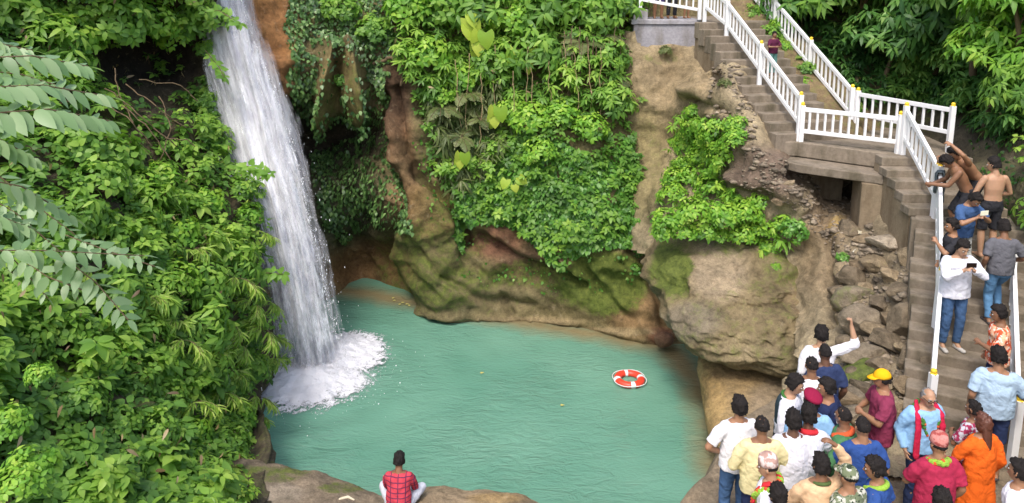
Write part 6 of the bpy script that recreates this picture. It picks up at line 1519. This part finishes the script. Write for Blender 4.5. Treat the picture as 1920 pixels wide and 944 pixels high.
person('young man in a grey T-shirt and blue jeans climbing the stairs by the right railing', on_stair(1887, 415, 1.66), 12, 1.66, 'b', GREYT, 'short', cloth((0.10, 0.22, 0.38)), arms=('down', ((.22, .2, .1), (.6, -.6, -.3), .8, None)), legs='step', head=(0, 14), shoes=M_SOLE)
person('shirtless young man in black shorts seen from behind on the stairs', on_stair(1868, 318, 1.68), 0, 1.68, 'c', None, 'none', BLACKC, .55, arms=('bend', 'bend'), head=(-40, 8))
person('shirtless man leaning over to the railing on the upper part of the lower stairs', on_stair(1820, 302, 1.45), -75, 1.66, 'b', None, 'none', BLACKC, .5, lean=28, side=-6, arms=(((.10, .46, .40), (.4, -.4, -.8), .8, None), 'fwd'), head=(0, 25), legs='bend')
person('shirtless man bending with his arms raised at the head of the queue on the stairs', on_stair(1838, 276, 1.55), -95, 1.66, 'a', None, 'none', BLACKC, .5, lean=42, arms=('headtouch', ((.05, .30, .75), (1, .2, .2), .6, (-.8, .2, .3))), head=(0, 20), legs='bend')
PB = person('young man in a dark blue shirt looking down at a phone on the stairs', on_stair(1812, 357, 1.62), 165, 1.64, 'a', BLUESH, 'short', WSHORT, .6, arms=('phone', 'phone'), head=(0, 34), lean=8)
person('person half hidden behind the man in white looking left over the railing', on_stair(1790, 424, 1.60), -80, 1.60, 'a', BLACKC, 'short', NAVY, arms=('phone', 'down'), head=(0, 6))
# lower edge of the crowd
person('man in a pinkish cap and red shawl with a yellow green garland looking left', at(1449, 862, 1.66), -55, 1.66, 'c', WHITEC, 'long', KHAKI, arms=('down', 'down'), head=(-10, 6), hair='crop', extra=(w_topi(TOPI2), w_shawl(REDS, .40, .10, .05), w_garland(.28, (YG, M_MARI), .032, .16)))
person('person with black hair in dark navy at the lower edge beside the red shawl', at(1462, 918, 1.60), -10, 1.60, 'b', NAVY, 'short', NAVY, arms=('down', 'down'))
person('person in a peach shirt raising a hand to the head at the lower edge', at(1543, 862, 1.64), -4, 1.64, 'b', PEACH, 'long', KHAKI, arms=('front', 'headtouch'), build=1.12, extra=(w_scarf(cloth((.08, .12, .04)), .02),))
person('soldier in camouflage cap and clothes at the lower edge', at(1596, 880, 1.66), -25, 1.66, 'a', CAMO, 'long', CAMO, arms=('down', 'down'), hair='crop', extra=(w_cap(CAMO, True),))
person('man in a dark blue shirt with a green garland at the lower edge looking left', at(1652, 866, 1.66), -50, 1.66, 'a', ROYAL, 'short', NAVY, arms=('down', 'down'), head=(-10, 10), extra=(w_scarf(YG, .030),))
person('person in a white shirt cut off by the lower right corner', at(1918, 872, 1.62), -35, 1.62, 'a', WHITEC, 'short', NAVY, arms=('down', 'down'))
person('person showing only dark hair at the lower edge below the crimson shirt', at(1770, 928, 1.64), 0, 1.64, 'b', GREYT, 'short', NAVY, arms=('down', 'down'), hmat=M_HAIR)
person('person in a pale pinkish shirt at the lower edge below the white T-shirt', at(1386, 940, 1.62), 5, 1.62, 'b', cloth((0.62, 0.52, 0.52)), 'short', NAVY, arms=('down', 'down')) if False else None
# top platform and upper stairs
person('person in purple shorts standing on the top platform, cut off by the upper edge', (4.28, 22.1, 8.0), 178, 1.66, 'a', PURPLE, 'short', PURPLE, .55)
person('person in dark trousers standing on the top platform beside the purple shorts', (4.68, 22.15, 8.0), 170, 1.66, 'b', BLACKC, 'short', BLACKC)
person('child in brown clothes on the top platform beside the upper stairs', (5.15, 22.3, 8.0), 150, 1.2, 'a', KHAKI, 'short', KHAKI, .5)
def on_A(px, py_feet, off=0):
    for k in range(15):
        z = 5.6 + .1714 * k; t = .314 * (k - .5); q = LA + dA * t
        p = WZ(px, py_feet, z)
        if (p - LA).dot(dA) <= t + .16: return (p.x, p.y, z)
    return tuple(p)
person('child in a dark maroon top going up the upper stairs behind the railings', (6.36, 18.2, 6.80), 165, 1.05, 'b', cloth((0.10, 0.02, 0.05)), 'short', cloth((0.10, 0.22, 0.2)), 1.0, arms=('front', 'front'))
# things held
def phone(P, mat, label, sc=1.0):
    a = P['root'].matrix_world.copy(); 
    W = (P['WR'][1] + P['WR'][-1]) / 2 + P['M'] @ Vector((0, .05, .10))
    Mz = Matrix.Rotation(P['root'].rotation_euler[2], 3, 'Z'); p = P['root'].location + Mz @ W
    t = empty('phone', tuple(p), P['root'].rotation_euler[2], label=label, cat='phone')
    MB().box((0, 0, 0), (.15 * sc, .010, .075 * sc)).obj('case', mat, t, bevel=.004); MB().box((0, -.0062, 0), (.14 * sc, .002, .066 * sc)).obj('screen', M_IRIS, t)
phone(PW, M_IRIS, 'black phone held before the chest of the man in white on the stairs')
phone(PB, plain('white_case', (.8, .78, .6), .4), 'white phone held by the young man in the dark blue shirt')
_dg = bpy.context.evaluated_depsgraph_get()
_new = [(o, bpy.data.meshes.new_from_object(o.evaluated_get(_dg))) for o in DEFER]
for o, me in _new: o.modifiers.clear(); o.data = me
